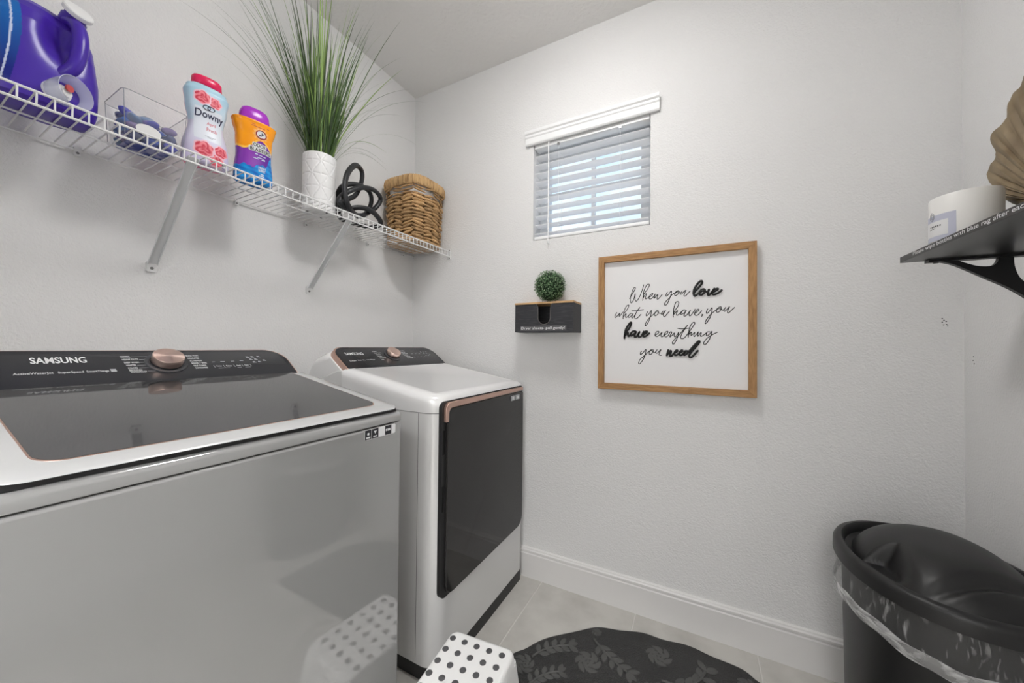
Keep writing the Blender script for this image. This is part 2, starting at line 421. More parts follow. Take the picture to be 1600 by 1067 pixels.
# ------------------------------------------------------------------ appliances
def knob_material():
    m = mat('brushed_rose_gold', (.95, .72, .63), .28, metal=1.0, aniso=.85)
    t = m.node_tree; tg = t.nodes.new('ShaderNodeTangent'); tg.direction_type = 'RADIAL'; tg.axis = 'Z'
    t.links.new(tg.outputs[0], t.nodes['Principled BSDF'].inputs['Tangent'])
    return m
KNOBM = knob_material()
def console(root, B, T, ts, shx, s0, s1, rear, rad, kn, left, right, title, sub, bars, body_m):
    """sloping control console: B = lower edge (x, z), T = upper edge (x, z), s = along the wall"""
    B = Vector((B[0], 0, B[1])); Tv = Vector((T[0], 0, T[1]))-B; L = Tv.length; Tn = Tv.normalized()
    n = Vector((0, 1, 0)).cross(Tn); n = n if n.z > 0 else -n
    P = lambda s, t, h=0: tuple(B+Vector((0, s, 0))+Tn*t+n*h)
    Lold = L/ts; Q = lambda s, t, h=0: P(s*(1-shx*t/Lold), t*ts, h)
    out = lambda e: rrect(s0-e, s1+e, -e*.2, L+e, [.012, .012, rad, rad], 8)
    pm = MB().loft([[P(s, t, -.008) for s, t in out(-.004)], [P(s, t, -.0015) for s, t in out(-.004)], [P(s, t, 0) for s, t in out(-.006)]])
    panel = part('control_panel', pm, PANEL, root, smooth=30)
    tm = MB().loft([[P(s, t, -.026) for s, t in out(.004)], [P(s, t, -.004) for s, t in out(.001)], [P(s, t, -.0025) for s, t in out(-.003)]])
    part('console_trim', tm, COPPERT, root, smooth=30, label='thin rose gold band around the console')
    r0, r1 = out(.008), out(.010)
    def back(s, t, f):
        a = Vector(P(s, t, -.03)); b = Vector((rear[0]+t/L*(rear[2]-rear[0]), s, rear[1]+t/L*(rear[3]-rear[1])))
        return tuple(a.lerp(b, f))
    bm_ = MB().loft([[P(s, t, -.024) for s, t in out(.005)], [P(s, t, -.026) for s, t in r0], [back(s, t, .3) for s, t in r1], [back(s, t, 1) for s, t in r1]])
    part('console_housing', bm_, body_m, root, smooth=50)
    # knob with its dark ring
    rg = MB().disc(Q(kn[0], kn[1], 0), n, .043, .003, 40, [(.0445, 0), (.0435, .003), (.036, .003), (.034, .0012)])
    part('knob_ring', rg, mat('knob_ring', (.06, .062, .068), .3), root)
    km = MB().lathe([(.0315, 0), (.0335, .003), (.0335, .0195), (.0322, .0218), (.0, .0222)], (0, 0, 0), 48, cap1=False)
    ko = put('knob', km.mesh('knob', (0, 0, 0), KNOBM, 30), root); base = BASE[root.name]
    zx = Vector((0, 1, 0)); zy = n.cross(zx)
    o = Vector(Q(kn[0], kn[1], .004))-Vector(base)
    ko.matrix_local = Matrix(((zx.x, zy.x, n.x, o.x), (zx.y, zy.y, n.y, o.y), (zx.z, zy.z, n.z, o.z), (0, 0, 0, 1)))
    ko['label'] = 'round brushed rose gold dial'
    Y = (0, 1, 0)
    for body, s, t, w, h, bold in title: part('lettering', text_on(MB(), body, Q(s, t, .0004), Y, Tn, w, h*ts, bold), PRINTW, root, smooth=0)
    for body, s, t, w, h in sub: part('lettering', text_on(MB(), body, Q(s, t, .0004), Y, Tn, w, h*ts, .01), PRINTW, root, smooth=0)
    for body, s_, t, w, h in left+right: part('cycle_lettering', text_on(MB(), body, Q(s_, t, .0004), Y, Tn, w, h*ts, .012), PRINTW, root, smooth=0)
    bx = MB()
    for s, t, w, h in bars:
        bx.add([Q(s, t, .0004), Q(s+w, t, .0004), Q(s+w, t+h, .0004), Q(s, t+h, .0004)], [(0, 1, 2, 3)])
    part('button_marks', bx, PRINTG, root, smooth=0)['kind'] = 'stuff'
    return panel

# ---- washer
wy0, wy1, wxf, wxb = .089, .775, -.767, -1.535
wt = thing('washing_machine', 'white top-loading washing machine with a dark glass lid, nearest the camera', 'washing machine', (-1.15, .432, 0))
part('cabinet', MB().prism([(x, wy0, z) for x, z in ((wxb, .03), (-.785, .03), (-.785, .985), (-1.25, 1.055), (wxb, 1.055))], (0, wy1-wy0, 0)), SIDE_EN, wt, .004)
part('front_panel', MB().box(-.800, wxf, wy0, wy1, .075, .9650), WHITE_SHADED, wt, .006, 3)
part('top_fascia', MB().prism([(x, wy0, z) for x, z in ((-.800, .9672), (wxf, .9672), (wxf, .981), (-.7695, .988), (-.776, .9935), (-.786, .996), (-.800, .9972))], (0, wy1-wy0, 0)), WHITE_SHADED, wt, .003, smooth=50)
part('toe_kick', MB().box(-.83, -.80, wy0+.01, wy1-.01, .012, .0745), BLACKP, wt)
for x in (-1.48, -.86):
    for y in (wy0+.06, wy1-.06):
        part('foot', MB().lathe([(.022, 0), (.022, .01), (.012, .012), (.012, .031)], (x, y, 0), 16), BLACKP, wt)
lidz = lambda x: 1.0155+(-.812-x)*.1755
part('lid_gasket', MB().prism([(x, wy0+.012, z) for x, z in ((-1.235, 1.056), (-.7755, .9945), (-.7755, 1.0040), (-1.235, 1.0815))], (0, wy1-wy0-.024, 0)), BLACKP, wt)
lo = lambda i, r: rrect(-1.232+i*.3, -.7695-i, wy0+i, wy1-i, [.006, r, r, .006], 8)
rings = []
for i, r, d in ((.003, .034, -.0065), (.0, .036, -.0050), (.0010, .035, -.0034), (.006, .03, -.0016), (.030, .03, -.0002), (.036, .03, 0)):
    rings.append([(x, y, lidz(x)+d) for x, y in lo(i, r)])
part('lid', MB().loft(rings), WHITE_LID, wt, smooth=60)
go = lambda i: rrect(-1.226, -.812+i, .135-i, .730+i, [.004, .034, .034, .004], 10)
part('lid_glass_edge', MB().loft([[(x, y, lidz(x)-.002) for x, y in go(.0022)], [(x, y, lidz(x)+.0007) for x, y in go(.0022)]]), COPPERT, wt)
part('lid_glass', MB().loft([[(x, y, lidz(x)-.002) for x, y in go(0)], [(x, y, lidz(x)+.0012) for x, y in go(0)]]), GLASS_D, wt, label='smoked dark glass lid window')
wl = [(b, .358, t, len(b)*.0030, .0085) for b, t in (('NORMAL', .139), ('HEAVY DUTY', .123), ('DEEP WASH', .107), ('WHITES', .092), ('COLORS', .077), ('BEDDING/', .066), ('WATERPROOF', .056))]
wr = [(b, .494, t, len(b)*.0029, .0085) for b, t in (('QUICK WASH', .138), ('DELICATES', .123), ('ACTIVEWEAR', .108), ('RINSE + SPIN', .093), ('SELF CLEAN', .079), ('DOWNLOADED', .065))]
wr += [('Temp', .546, .071, .014, .008), ('Rinse', .572, .071, .014, .008), ('Soil', .600, .071, .011, .008), ('Spin', .622, .071, .012, .008)]
bars = [(.545, .100, .008, .003), (.567, .101, .012, .003), (.596, .102, .009, .003), (.621, .103, .010, .003),
        (.548, .062, .030, .0016), (.598, .062, .012, .0016), (.620, .062, .016, .0016)]
for s in (.541, .566, .5935, .6165, .6395): bars.append((s, .067, .0012, .014))
for s, t in ((.648, .124), (.663, .125), (.682, .126), (.652, .108), (.667, .109), (.655, .090), (.671, .091), (.690, .100)):
    bars += [(s, t, .010, .0035), (s+.001, t+.005, .007, .0035)]
for k, t in enumerate((.142, .126, .110, .095, .080, .062)):
    a = .358+(.020, .032, .029, .021, .021, .033)[k]; bars.append((a, t, .412-a if k in (0, 5) else .404-a, .0013))
console(wt, (-1.235, 1.083), (-1.352, 1.1675), .78, .034, .100, .764, (-1.50, 1.035, -1.440, 1.125), .062, (.441, .104), wl, wr,
        [('SAMSUNG', .211, .116, .083, .029, .025)],
        [('ActiveWaterJet', .182, .065, .054, .012), ('SuperSpeed', .243, .065, .038, .012), ('SmartThings', .286, .065, .036, .012)], bars + [(.326, .066, .010, .014)], SIDE_EN)
# label strip on the front
st = MB()
part('feature_sticker', MB().prism([(wxf+.0002, a, b) for a, b in rrect(.646, .752, .9365, .9632, .004, 3)], (.0005, 0, 0)), mat('sticker_clear', (.72, .72, .72), .3), wt)
q = MB()
for a, b in ((.647, .6675), (.669, .691), (.7145, .7365)): q.box(wxf, wxf+.0010, a, b, .9375, .9625)
part('sticker_print', q, PRINTD, wt, smooth=0)['kind'] = 'stuff'
q = MB()
q.box(wxf, wxf+.0011, .6925, .7125, .9385, .9615); q.box(wxf, wxf+.0011, .7385, .7505, .9385, .9615); q.box(wxf, wxf+.0014, .6545, .6605, .949, .955); q.box(wxf, wxf+.0014, .651, .664, .9405, .9445)
q.prism([(wxf+.0012, a, b) for a, b in ((.675, .957), (.680, .949), (.685, .957))], (.0003, 0, 0)); q.box(wxf, wxf+.0014, .674, .686, .941, .944)
for k in range(3): q.box(wxf, wxf+.0014, .7165+k*.006, .7205+k*.006, .948, .954)
part('sticker_symbols', q, PRINTW, wt, smooth=0)['kind'] = 'stuff'

# ---- dryer
dt = thing('clothes_dryer', 'white clothes dryer with a black door and rose gold handle in the corner', 'dryer', (-1.18, 1.322, 0))
dy0, dy1, dxf, dxb = .979, 1.665, -.800, -1.560
do = lambda i: rrect(dxb+i, dxf-i, dy0+i, dy1-i, [max(.003, .02-i), max(.004, .062-i), max(.004, .036-i), max(.003, .02-i)], 10)
bd = MB().loft([[(x, y, .058) for x, y in do(.004)], [(x, y, .062) for x, y in do(0)], [(x, y, .9445) for x, y in do(0)]])
part('cabinet', bd, WHITE_DR, dt, smooth=40)
part('side_seam', MB().box(-.8875, -.8865, dy0-.0006, dy0+.002, .07, .944), BLACKP, dt)
zt = lambda x: 1.0045+(min(-.80, x)+.80)*-.171
dc = lambda i: rrect(-1.300+i*.2, dxf-i, dy0+i, dy1-i, [.003, max(.004, .062-i), max(.004, .036-i), .003], 10)
part('rear_cap', MB().prism([(x, dy0-.0005, z) for x, z in ((dxb, .9465), (-1.299, .9465), (-1.299, 1.080), (-1.33, 1.078), (dxb, .998))], (0, dy1-dy0+.001, 0)), WHITE_DR, dt, .004)
rings = [[(x, y, .9465) for x, y in dc(.0005)]]
for i, d in ((-.003, -.047), (-.003, -.030), (.0, -.018), (.008, -.007), (.022, -.0012), (.046, 0), (.052, -.0012)):
    rings.append([(x, y, max(.949, zt(x)+d)) for x, y in dc(i)])
part('top_cap', MB().loft(rings), WHITE_TOP, dt, smooth=60)
part('cap_seam', MB().loft([[(x, y, .9440) for x, y in do(.003)], [(x, y, .947) for x, y in do(.003)]]), BLACKP, dt)
part('toe_kick', MB().prism([(x, y, .0) for x, y in rrect(-1.5, -.806, dy0+.012, dy1-.004, .012, 4)], (0, 0, .060)), BLACKP, dt)
gk = rrect(1.000, 1.644, .292, .988, [.030, .050, .022, .022], 8)
part('door_gasket', MB().loft([[(dxf-.012, a, b) for a, b in gk], [(dxf+.0022, a, b) for a, b in gk]]), BLACKP, dt)
part('hinge_slot', MB().box(dxf-.01, dxf+.0032, 1.006, 1.018, .80, .885), mat('slot_black', (.003, .003, .003), .8), dt)
part('hinge_slot', MB().box(dxf-.01, dxf+.0032, 1.004, 1.013, .60, .69), MATS['slot_black'], dt)
# bowed glass door
def door_ring(i, x, bow):
    return [(x+bow*(1-((a-1.327)/.32)**2), a, b) for a, b in rrect(1.022+i, 1.634-i, .298+i, .962-i, [.040, .052, .012, .020], 10)]
dm = MB()
rs = [door_ring(0, dxf+.002, 0), door_ring(0, dxf+.009, .002), door_ring(.0025, dxf+.0115, .003)]
for f in (.25, .5, .75): rs.append([(x+.0025*sin(f*pi/2), y, z) for x, y, z in [(dxf+.0115+.003*(1-((a-1.327)/.32)**2), 1.327+(a-1.327)*(1-f), .63+(b-.63)*(1-f)) for a, b in rrect(1.0245, 1.6315, .3005, .9595, [.038, .05, .012, .018], 10)]])
dm.loft(rs)
part('door', dm, DOORG, dt, smooth=35, label='black glass dryer door')
# handle: an inverted L bar
hp = [(1.010, .915)]+[(1.010, .955)]+arc((1.036, .958), .026, pi, pi/2, 6)+[(1.626, .983), (1.626, .966), (1.052, .963)]+arc((1.045, .945), .018, pi/2, pi, 5)+[(1.026, .915)]
hm = MB().loft([[(dxf+.002, a, b) for a, b in hp], [(dxf+.0145, a, b) for a, b in hp]])
part('door_handle', hm, COPPERT, dt, .002, label='rose gold handle bar across the door top')
q = MB()
for a in (1.497, 1.545): q.box(dxf+.010, dxf+.0175, a, a+.034, .928, .950)
part('door_sticker', q, PRINTG, dt, smooth=0)
q = MB()
for a in (1.503, 1.553): q.box(dxf+.012, dxf+.0180, a, a+.018, .932, .946)
part('sticker_print', q, PRINTW, dt, smooth=0)['kind'] = 'stuff'
dl = [(b, 1.216, t, len(b)*.0042, .0085) for b, t in (('NORMAL', .137), ('HEAVY DUTY', .121), ('BEDDING', .105), ('TOWELS', .090), ('DELICATES', .075), ('WOOL', .060))]
dr = [(b, 1.392, t, len(b)*.0042, .0085) for b, t in (('QUICK DRY', .139), ('TIME DRY', .124), ('AIR FLUFF', .110), ('REFRESH', .096), ('SANITIZE', .082), ('DOWNLOADED', .068))]
bars = [(1.455+.028*k, .110, .012, .003) for k in range(3)]+[(1.445+.026*k, .078, .014, .004) for k in range(4)]
for s, t in ((1.540, .125), (1.562, .126), (1.585, .127), (1.55, .108), (1.572, .109), (1.548, .088), (1.568, .089), (1.59, .098)):
    bars += [(s, t, .010, .0035), (s+.001, t+.005, .007, .0035)]
console(dt, (-1.280, 1.0845), (-1.408, 1.1772), .85, .022, .995, 1.640, (-1.560, 1.000, -1.480, 1.135), .058, (1.318, .106), dl, dr,
        [('SAMSUNG', 1.054, .112, .094, .022, .012)],
        [('Steam', 1.040, .060, .034, .010), ('Sensor Dry', 1.083, .061, .042, .010), ('SmartThings', 1.133, .062, .044, .010)], bars, WHITE_TOP)

# ------------------------------------------------------------------ wire shelf
SZ, SX0, SX1 = 1.742, -1.588, -1.3085
sh = thing('wire_shelf', 'long white wire shelf on the left wall held by two slanted braces', 'shelf', (XA, .65, SZ))
SY0, SY1 = -.40, 1.693
for nm, x, z in (('front_rail', SX1, SZ), ('lower_front_rail', SX1, SZ-.030), ('back_rail', SX0, SZ-.004), ('middle_rail', -1.452, SZ-.0045)):
    part(nm, MB().tube([(x, SY0, z), (x, SY1, z)], .0032 if 'front' in nm else .0026, 8), WIRE, sh)
cw = MB().tube([(SX0-.003, 0, SZ+.0008), (SX1-.006, 0, SZ+.0008), (SX1-.001, 0, SZ-.001), (SX1+.0022, 0, SZ-.006), (SX1+.0022, 0, SZ-.033)], .0019, 6)
cw_me = cw.mesh('cross_wire', (XA, 0, SZ), WIRE)
yw = SY0+.012
while yw < SY1-.002:
    o = put('cross_wire', cw_me, sh); o.location = (0, yw-.65, 0); yw += .02575
for y in (.486, 1.020):
    # folded steel brace from the wall up to the front rails
    a, b = Vector((XA+.010, y, 1.445)), Vector((SX1-.004, y, SZ-.012)); d = (b-a).normalized(); s = Vector((0, 1, 0)); n = d.cross(s)
    w, h = .0125, .006
    ring_ = lambda p, k=1: [tuple(p+s*(w*k)+n*h*.2), tuple(p+s*(w*k)-n*h), tuple(p+s*(w*k-.0022)-n*h), tuple(p+s*(w*k-.0022)-n*.0005), tuple(p-s*(w*k-.0022)-n*.0005), tuple(p-s*(w*k-.0022)-n*h), tuple(p-s*(w*k)-n*h), tuple(p-s*(w*k)+n*h*.2)]
    br = part('brace', MB().loft([ring_(a), ring_(a.lerp(b, .5)), ring_(b)]), BRACE, sh, smooth=0)
    part('brace_foot', MB().prism([(XA+.0005, yy, zz) for yy, zz in rrect(y-.013, y+.013, 1.418, 1.452, .004, 3)], (.006, 0, 0)), WIRE, br)
    part('screw', MB().disc((XA+.0065, y, 1.430), (1, 0, 0), .0045, .002, 14), SCREW, br)
for y in (-.05, .322, .722, .998, 1.341, 1.60):
    c = MB(); c.box(XA+.0005, XA+.012, y-.007, y+.007, SZ-.020, SZ+.004); c.tube([(SX0, y-.007, SZ-.004), (SX0, y+.007, SZ-.004)], .0055, 10)
    cl = part('wall_clip', c, WIRE, sh, .0015)
    part('screw', MB().disc((XA+.012, y, SZ-.013), (1, 0, 0), .0032, .0014, 12), SCREW, cl)
eb = MB().box(SX1-.016, SX1+.006, SY1-.002, YB-.0005, SZ-.046, SZ+.012)
e = part('end_bracket', eb, WIRE, sh, .002)
for z in (SZ+.006, SZ-.040): part('screw', MB().disc((SX1+.001, SY1-.002, z), (0, -1, 0), .003, .0015, 12), SCREW, e)
ST = SZ+.0036      # top of the wires

# ------------------------------------------------------------------ detergent jug
J = (-1.432, .222)           # centre
jt = thing('detergent_jug', 'large purple laundry detergent jug with a white cap, beside the clear tub', 'detergent', (J[0], J[1], ST))
jb = MB(); rings = []
prof = [(.000, .066, .082, 2.8), (.004, .074, .092, 3.0), (.03, .078, .0965, 3.2), (.10, .080, .098, 3.2), (.150, .079, .096, 3.0), (.185, .075, .0895, 2.8),
        (.212, .066, .080, 2.6), (.232, .052, .068, 2.4), (.246, .036, .054, 2.2), (.252, .018, .035, 2.0)]
fine = []
for i in range(len(prof)-1):
    for k in range(16):
        f = k/16; fine.append(tuple(a+(b-a)*f for a, b in zip(prof[i], prof[i+1])))
fine.append(prof[-1])
def jug_dent(x, y, z):
    """finger pocket behind the handle and waist on the long side"""
    dx, dy, dz = x-J[0], y-J[1], z-ST
    g = math.exp(-((dy-.028)/.026)**2-((dz-.175)/.052)**2)*(1 if dx > 0 else 0)*max(0, min(1, dx/.03))
    w = .010*math.exp(-((dy+.038)/.012)**4)*0
    x -= .034*g+w
    g2 = math.exp(-((dz-.155)/.045)**2)*max(0, (dy-.07)/.03)
    y -= .006*max(0, min(1, g2))
    return (x, y, z)
for z, a, b, n in [(z_, a_*.92, b_, n_) for z_, a_, b_, n_ in fine]:
    rings.append([jug_dent(x, y, zz) for x, y, zz in even(sell(J[0], J[1], a, b, n, 0, 1200, ST+z), 420)])
jm = mat('purple_plastic', (.055, .022, .36), .30, spec=.5, vcol=True)
body = part('bottle', jb.loft(rings), jm, jt, smooth=80)
def jug_col(x, y, z):
    dy, dz = y-J[1], z-ST
    lab = dy < -.042+.010*sin((dz-.05)*14) and .02 < dz < .218 and x > J[0]
    if lab:
        e = abs(dy-(-.058+.012*sin((dz-.02)*11)))
        if e < .0015: return s2l(205, 215, 240)
        f = max(0, min(1, (dz-.05)/.14)); a, b = s2l(10, 30, 130), s2l(20, 105, 185)
        return tuple(a[i]+(b[i]-a[i])*f for i in range(3))
    return s2l(70, 40, 165)
paint(body, jug_col)
JP = mat('purple_handle', s2l(70, 40, 165), .30)
hp = crom([(J[0]+.034, .262, ST+.240), (J[0]+.060, .273, ST+.224), (J[0]+.073, .276, ST+.190), (J[0]+.077, .274, ST+.150), (J[0]+.075, .266, ST+.112), (J[0]+.062, .250, ST+.088)], 6)
part('handle', MB().tube(hp, [.0125+.002*sin(k/len(hp)*pi) for k in range(len(hp))], 14), JP, jt, smooth=80)
sp = Vector((.80, .15, .58)).normalized(); so = Vector((J[0]+.024, .269, ST+.241))
part('filler_neck', MB().disc(so, sp, .018, .03, 28, [(.022, 0), (.022, .018), (.019, .022), (.019, .034)]), JP, jt)
part('vent_cap', MB().disc(so+sp*.032, sp, .027, .012, 36, [(.0255, 0), (.0262, .002), (.0262, .010), (.0240, .0125)]), mat('white_cap', (.82, .82, .82), .3), jt, label='round white screw cap')
td = Vector((.86, .50, .02)).normalized(); to = Vector((J[0]+.064, .241, ST+.0375))
part('press_tap', MB().disc(to-td*.006, td, .018, .03, 28, [(.024, 0), (.024, .012), (.017, .016), (.017, .024), (.010, .026), (.010, .034)]), MATS['white_cap'], jt, label='white press tap')
part('tap_button', MB().disc(to+td*.030+Vector((0, 0, .010)), td, .008, .004, 16), mat('red_tap', s2l(200, 80, 80), .4), jt)
cp = MB(); pr = [(.024, .001), (.0262, .004), (.031, .022), (.0355, .048), (.0365, .049), (.0355, .0495), (.030, .022), (.0255, .006)]
cp.loft([r for r in [[tuple(to+td*h+(td.orthogonal().normalized()*cos(2*pi*k/36)+td.cross(td.orthogonal().normalized())*sin(2*pi*k/36))*r_) for k in range(36)] for r_, h in pr]], False, False)
part('measuring_cup', cp, mat('frosted_cup', (.80, .83, .95), .25, alpha=.42, spec=.5), jt, label='translucent measuring cup over the tap')

# ------------------------------------------------------------------ tub of pods
CLEAR = mat('clear_plastic', (.85, .88, .92), .07, alpha=.08, spec=.45)
EDGE = mat('clear_plastic_edge', (.35, .37, .42), .1, alpha=.55)
tx0, tx1, ty0, ty1 = -1.508, -1.362, .350, .490
tt = thing('clear_tub', 'clear square plastic tub holding blue and purple laundry pods', 'container', ((tx0+tx1)/2, (ty0+ty1)/2, ST))
def tub_ring(z, f, w=0): return [(x, y, ST+z) for x, y in rrect(tx0+f+w, tx1-f-w, ty0+f+w, ty1-f-w, .014, 5)]
tb = MB().loft([tub_ring(.0005, .014), tub_ring(.004, .010), tub_ring(.122, 0), tub_ring(.122, 0, .0018), tub_ring(.005, .010, .0018), tub_ring(.003, .014, .002)], True, True)
part('tub_wall', tb, CLEAR, tt, smooth=50)
part('tub_rim', MB().tube([p for p in tub_ring(.122, .0005)], .0011, 6, closed=True), EDGE, tt)
for x, y in ((tx1-.0035, ty0+.0035), (tx1-.0035, ty1-.0035), (tx0+.0035, ty0+.0035)):
    q = .006
    part('corner_edge', MB().tube([(x-(q if x > -1.4 else -q), y+(q if y < .4 else -q), ST+.006), (x, y, ST+.122)], .0010, 5), EDGE, tt)
part('base_label', MB().box(tx0+.022, tx1-.022, ty0+.022, ty1-.022, ST+.0002, ST+.0024), mat('base_label', s2l(150, 150, 190), .5, var=(26, s2l(40, 60, 140), .45, .55)), tt)
fl = MB().disc((tx1-.0062, .405, ST+.032), (1, 0, -.06), .021, .0012, 30)
fl.v = [(x, .405+(y-.405)*1.25, ST+.032+(z-ST-.032)*.75) for x, y, z in fl.v]
part('front_label', fl, mat('white_label', (.8, .8, .8), .45), tt, label='white oval label')
pod_cols = [(s2l(25, 80, 190), s2l(70, 110, 160)), (s2l(95, 60, 140), s2l(120, 100, 160)), (s2l(60, 75, 130), s2l(35, 50, 115)), (s2l(35, 40, 170), s2l(90, 70, 180)), (s2l(20, 110, 210), s2l(80, 120, 170))]
pod_mat = mat('pod_film', (.2, .3, .6), .12, coat=.5, vcol=True)
def pod_mesh(i):
    rnd = random.Random(i); mb = MB(); NR, NSg = 9, 18; rings = []
    ph = rnd.uniform(0, 6)
    for a in range(1, NR):
        th = pi*a/NR; ring_ = []
        for b in range(NSg):
            fi = 2*pi*b/NSg
            r = 1+.20*sin(3*fi+ph)*sin(th)+.06*sin(5*fi)
            px, py, pz = sin(th)*cos(fi)*r*.0182, sin(th)*sin(fi)*r*.0174, cos(th)*.0112*(1+.12*sin(2*fi+ph))
            ed = max(0, sin(th)-.93)*.10
            ring_.append((px*(1+ed*4), py*(1+ed*4), pz))
        rings.append(ring_)
    mb.loft(rings); me = mb.mesh('laundry_pod', (0, 0, 0), pod_mat, 60)
    ca = me.color_attributes.new('print', 'FLOAT_COLOR', 'POINT'); c1, c2 = pod_cols[i % 5]
    for k, v in enumerate(me.vertices):
        c = c1 if v.co.x+.4*v.co.y > 0 else c2
        if v.co.z > .009: c = tuple(.7*x+.10 for x in c)
        ca.data[k].color = (*c, 1)
    return me
pms = [pod_mesh(i) for i in range(5)]
rnd = random.Random(3); npod = 0
LAYERS = []
for k, zz in enumerate((.0160, .0405, .0650, .0895)):
    g = [(-.040, -.039), (0, -.041), (.041, -.039), (-.040, 0), (.0, .0), (.041, .0), (-.040, .039), (0, .041), (.041, .039)]
    keep = (range(9), range(9), range(9), (0, 1, 3, 4))[k]
    LAYERS.append((zz, [g[q] for q in keep]))
for lay, (zz, grid) in enumerate(LAYERS):
    for dx, dy in grid:
        o = put('laundry_pod', pms[npod % 5]); npod += 1
        o.location = ((tx0+tx1)/2+dx*.98, (ty0+ty1)/2+dy*.98, ST+zz)
        o.rotation_euler = (rnd.uniform(-.12, .12), rnd.uniform(-.12, .12), rnd.uniform(0, 6.28))
        if lay > 0: o.rotation_euler = (rnd.uniform(-.5, .5), rnd.uniform(-.5, .5), rnd.uniform(0, 6.28))
        o['label'] = 'glossy blue and purple laundry pod heaped in the clear tub'; o['category'] = 'laundry pod'; o['group'] = 'laundry pods in the clear tub'
        BASE[o.name] = tuple(o.location)

# ------------------------------------------------------------------ scent-bead bottles: full-height outline w(z), d(z)
def interp(tab, z):
    for (z0, a), (z1, b) in zip(tab, tab[1:]):
        if z <= z1:
            f = (z-z0)/(z1-z0); f = max(0, min(1, f)); f = f*f*(3-2*f) if True else f
            return a+(b-a)*f
    return tab[-1][1]
class Bottle:
    def __init__(s, cx, cy, wt_, dt_, n, rot): s.c = (cx, cy); s.w = wt_; s.d = dt_; s.n = n; s.rot = rot
    def mesh(s, zs, seg=260):
        rings = []
        for z in zs:
            w, d = interp(s.w, z), interp(s.d, z)
            rings.append(even(sell(s.c[0], s.c[1], d, w, s.n, s.rot, 1000, ST+z), seg))
        return MB().loft(rings)
    def uv(s, x, y, z):
        dx, dy = x-s.c[0], y-s.c[1]; return (dx*cos(s.rot)+dy*sin(s.rot), -dx*sin(s.rot)+dy*cos(s.rot), z-ST)
    def front(s, u, z, lift=.0008):
        w, d = interp(s.w, z), interp(s.d, z)
        q = min(.999, abs(u)/w); x = d*(1-q**s.n)**(1/s.n)+lift
        return (s.c[0]+x*cos(s.rot)-u*sin(s.rot), s.c[1]+x*sin(s.rot)+u*cos(s.rot), ST+z)
    def text(s, mb, body, u, z, w, h, bold=.0, shear=0, arch=0):
        vs, fs, asp = glyphs(body, bold)
        return mb.add([s.front(u+a*w+shear*h*b, z+h*b-arch*((a-.5)**2)*4*w) for a, b in vs], fs)
zs = [.0, .002, .006]+[.010+k*.0015 for k in range(162)]
# pink-capped bottle with roses
D = Bottle(-1.395, .545, [(0, .050), (.006, .0585), (.05, .0575), (.13, .0430), (.19, .0520), (.225, .0560), (.243, .0500), (.252, .038)],
           [(0, .026), (.006, .031), (.05, .031), (.13, .026), (.19, .030), (.225, .031), (.243, .026), (.252, .020)], 2.6, radians(-8))
dn = thing('softener_bottle', 'light blue scent-bead bottle with pink roses and a pink cap', 'bottle', (D.c[0], D.c[1], ST))
b = part('bottle', D.mesh([z for z in zs if z <= .2521]), mat('softener_print', (.7, .8, .9), .28, vcol=True), dn, smooth=80)
def rose(u, z, cu, cz, r, dark=0):
    du, dz = u-cu, z-cz; q = sqrt(du*du+dz*dz)/r; a = atan2(dz, du)
    lim = 1+.07*sin(6*a+cu*90)
    if q > lim*1.18: return None
    if q > lim: return s2l(240, 195, 210)
    k = sin(9*q-2.0*a+2.2*sin(3*a)); f = .5+.5*k
    base = (s2l(205, 50, 75), s2l(245, 150, 160))
    f = f*(.45+.55*q)
    return tuple(base[0][i]+(base[1][i]-base[0][i])*f for i in range(3))
def dcol(x, y, z):
    u, d, h = (lambda t: (t[1], t[0], t[2]))(D.uv(x, y, z))
    if d < -.004: return s2l(235, 110, 150)
    for cu, cz, r in ((-.016, .205, .0185), (.0145, .2, .0155), (-.010, .046, .0225), (.033, .052, .0170), (.022, .020, .0185)):
        c = rose(u, h, cu, cz, r)
        if c: return c
    top, mid, low = s2l(165, 205, 225), s2l(225, 230, 240), s2l(205, 195, 225)
    f = min(1, abs(h-.13)/.09); side = min(1, abs(u)/.05)**2
    e = top if h > .13 else low
    f = max(f*.9, side*.75)
    if abs(u) < .034 and .075 < h < .175: f = 0
    return tuple(mid[i]+(e[i]-mid[i])*f for i in range(3))
paint(b, dcol)
part('cap', MB().loft([sell(D.c[0], D.c[1], a, w, 2.3, D.rot, 64, ST+z) for z, a, w in ((.250, .022, .037), (.252, .024, .0385), (.274, .0235, .0375), (.279, .021, .034))]), mat('pink_cap', s2l(225, 35, 90), .25), dn, smooth=60)
tm = MB(); D.text(tm, 'Downy', -.0325, .138, .070, .030, .012, arch=.03)
for cu in (-.0055, .0055):
    P_ = [D.front(cu+.0085*cos(2*pi*k/28), .177+.0068*sin(2*pi*k/28), .001) for k in range(28)]
    tm.tube(P_, .0010, 5, closed=True)
part('brand_lettering', tm, mat('navy_print', s2l(25, 30, 70), .4), dn, smooth=0)
tm = MB(); D.text(tm, 'April', -.004, .123, .022, .012, .0); D.text(tm, 'Fresh', -.004, .106, .026, .011, .0)
part('scent_lettering', tm, mat('coral_print', s2l(215, 90, 105), .4), dn, smooth=0)
tm = MB(); tm.add([D.front(u, z, .0009) for u, z in ((.036, .004), (.048, .004), (.048, .017), (.036, .017))], [(0, 1, 2, 3)])
for a, w in ((-.008, .026), (-.002, .014)): tm.add([D.front(u, z, .0009) for u, z in ((a, .088-(a+.008)*.6), (a+w, .088-(a+.008)*.6), (a+w, .0888-(a+.008)*.6), (a, .0888-(a+.008)*.6))], [(0, 1, 2, 3)])
part('size_badge', tm, MATS['navy_print'], dn, smooth=0)
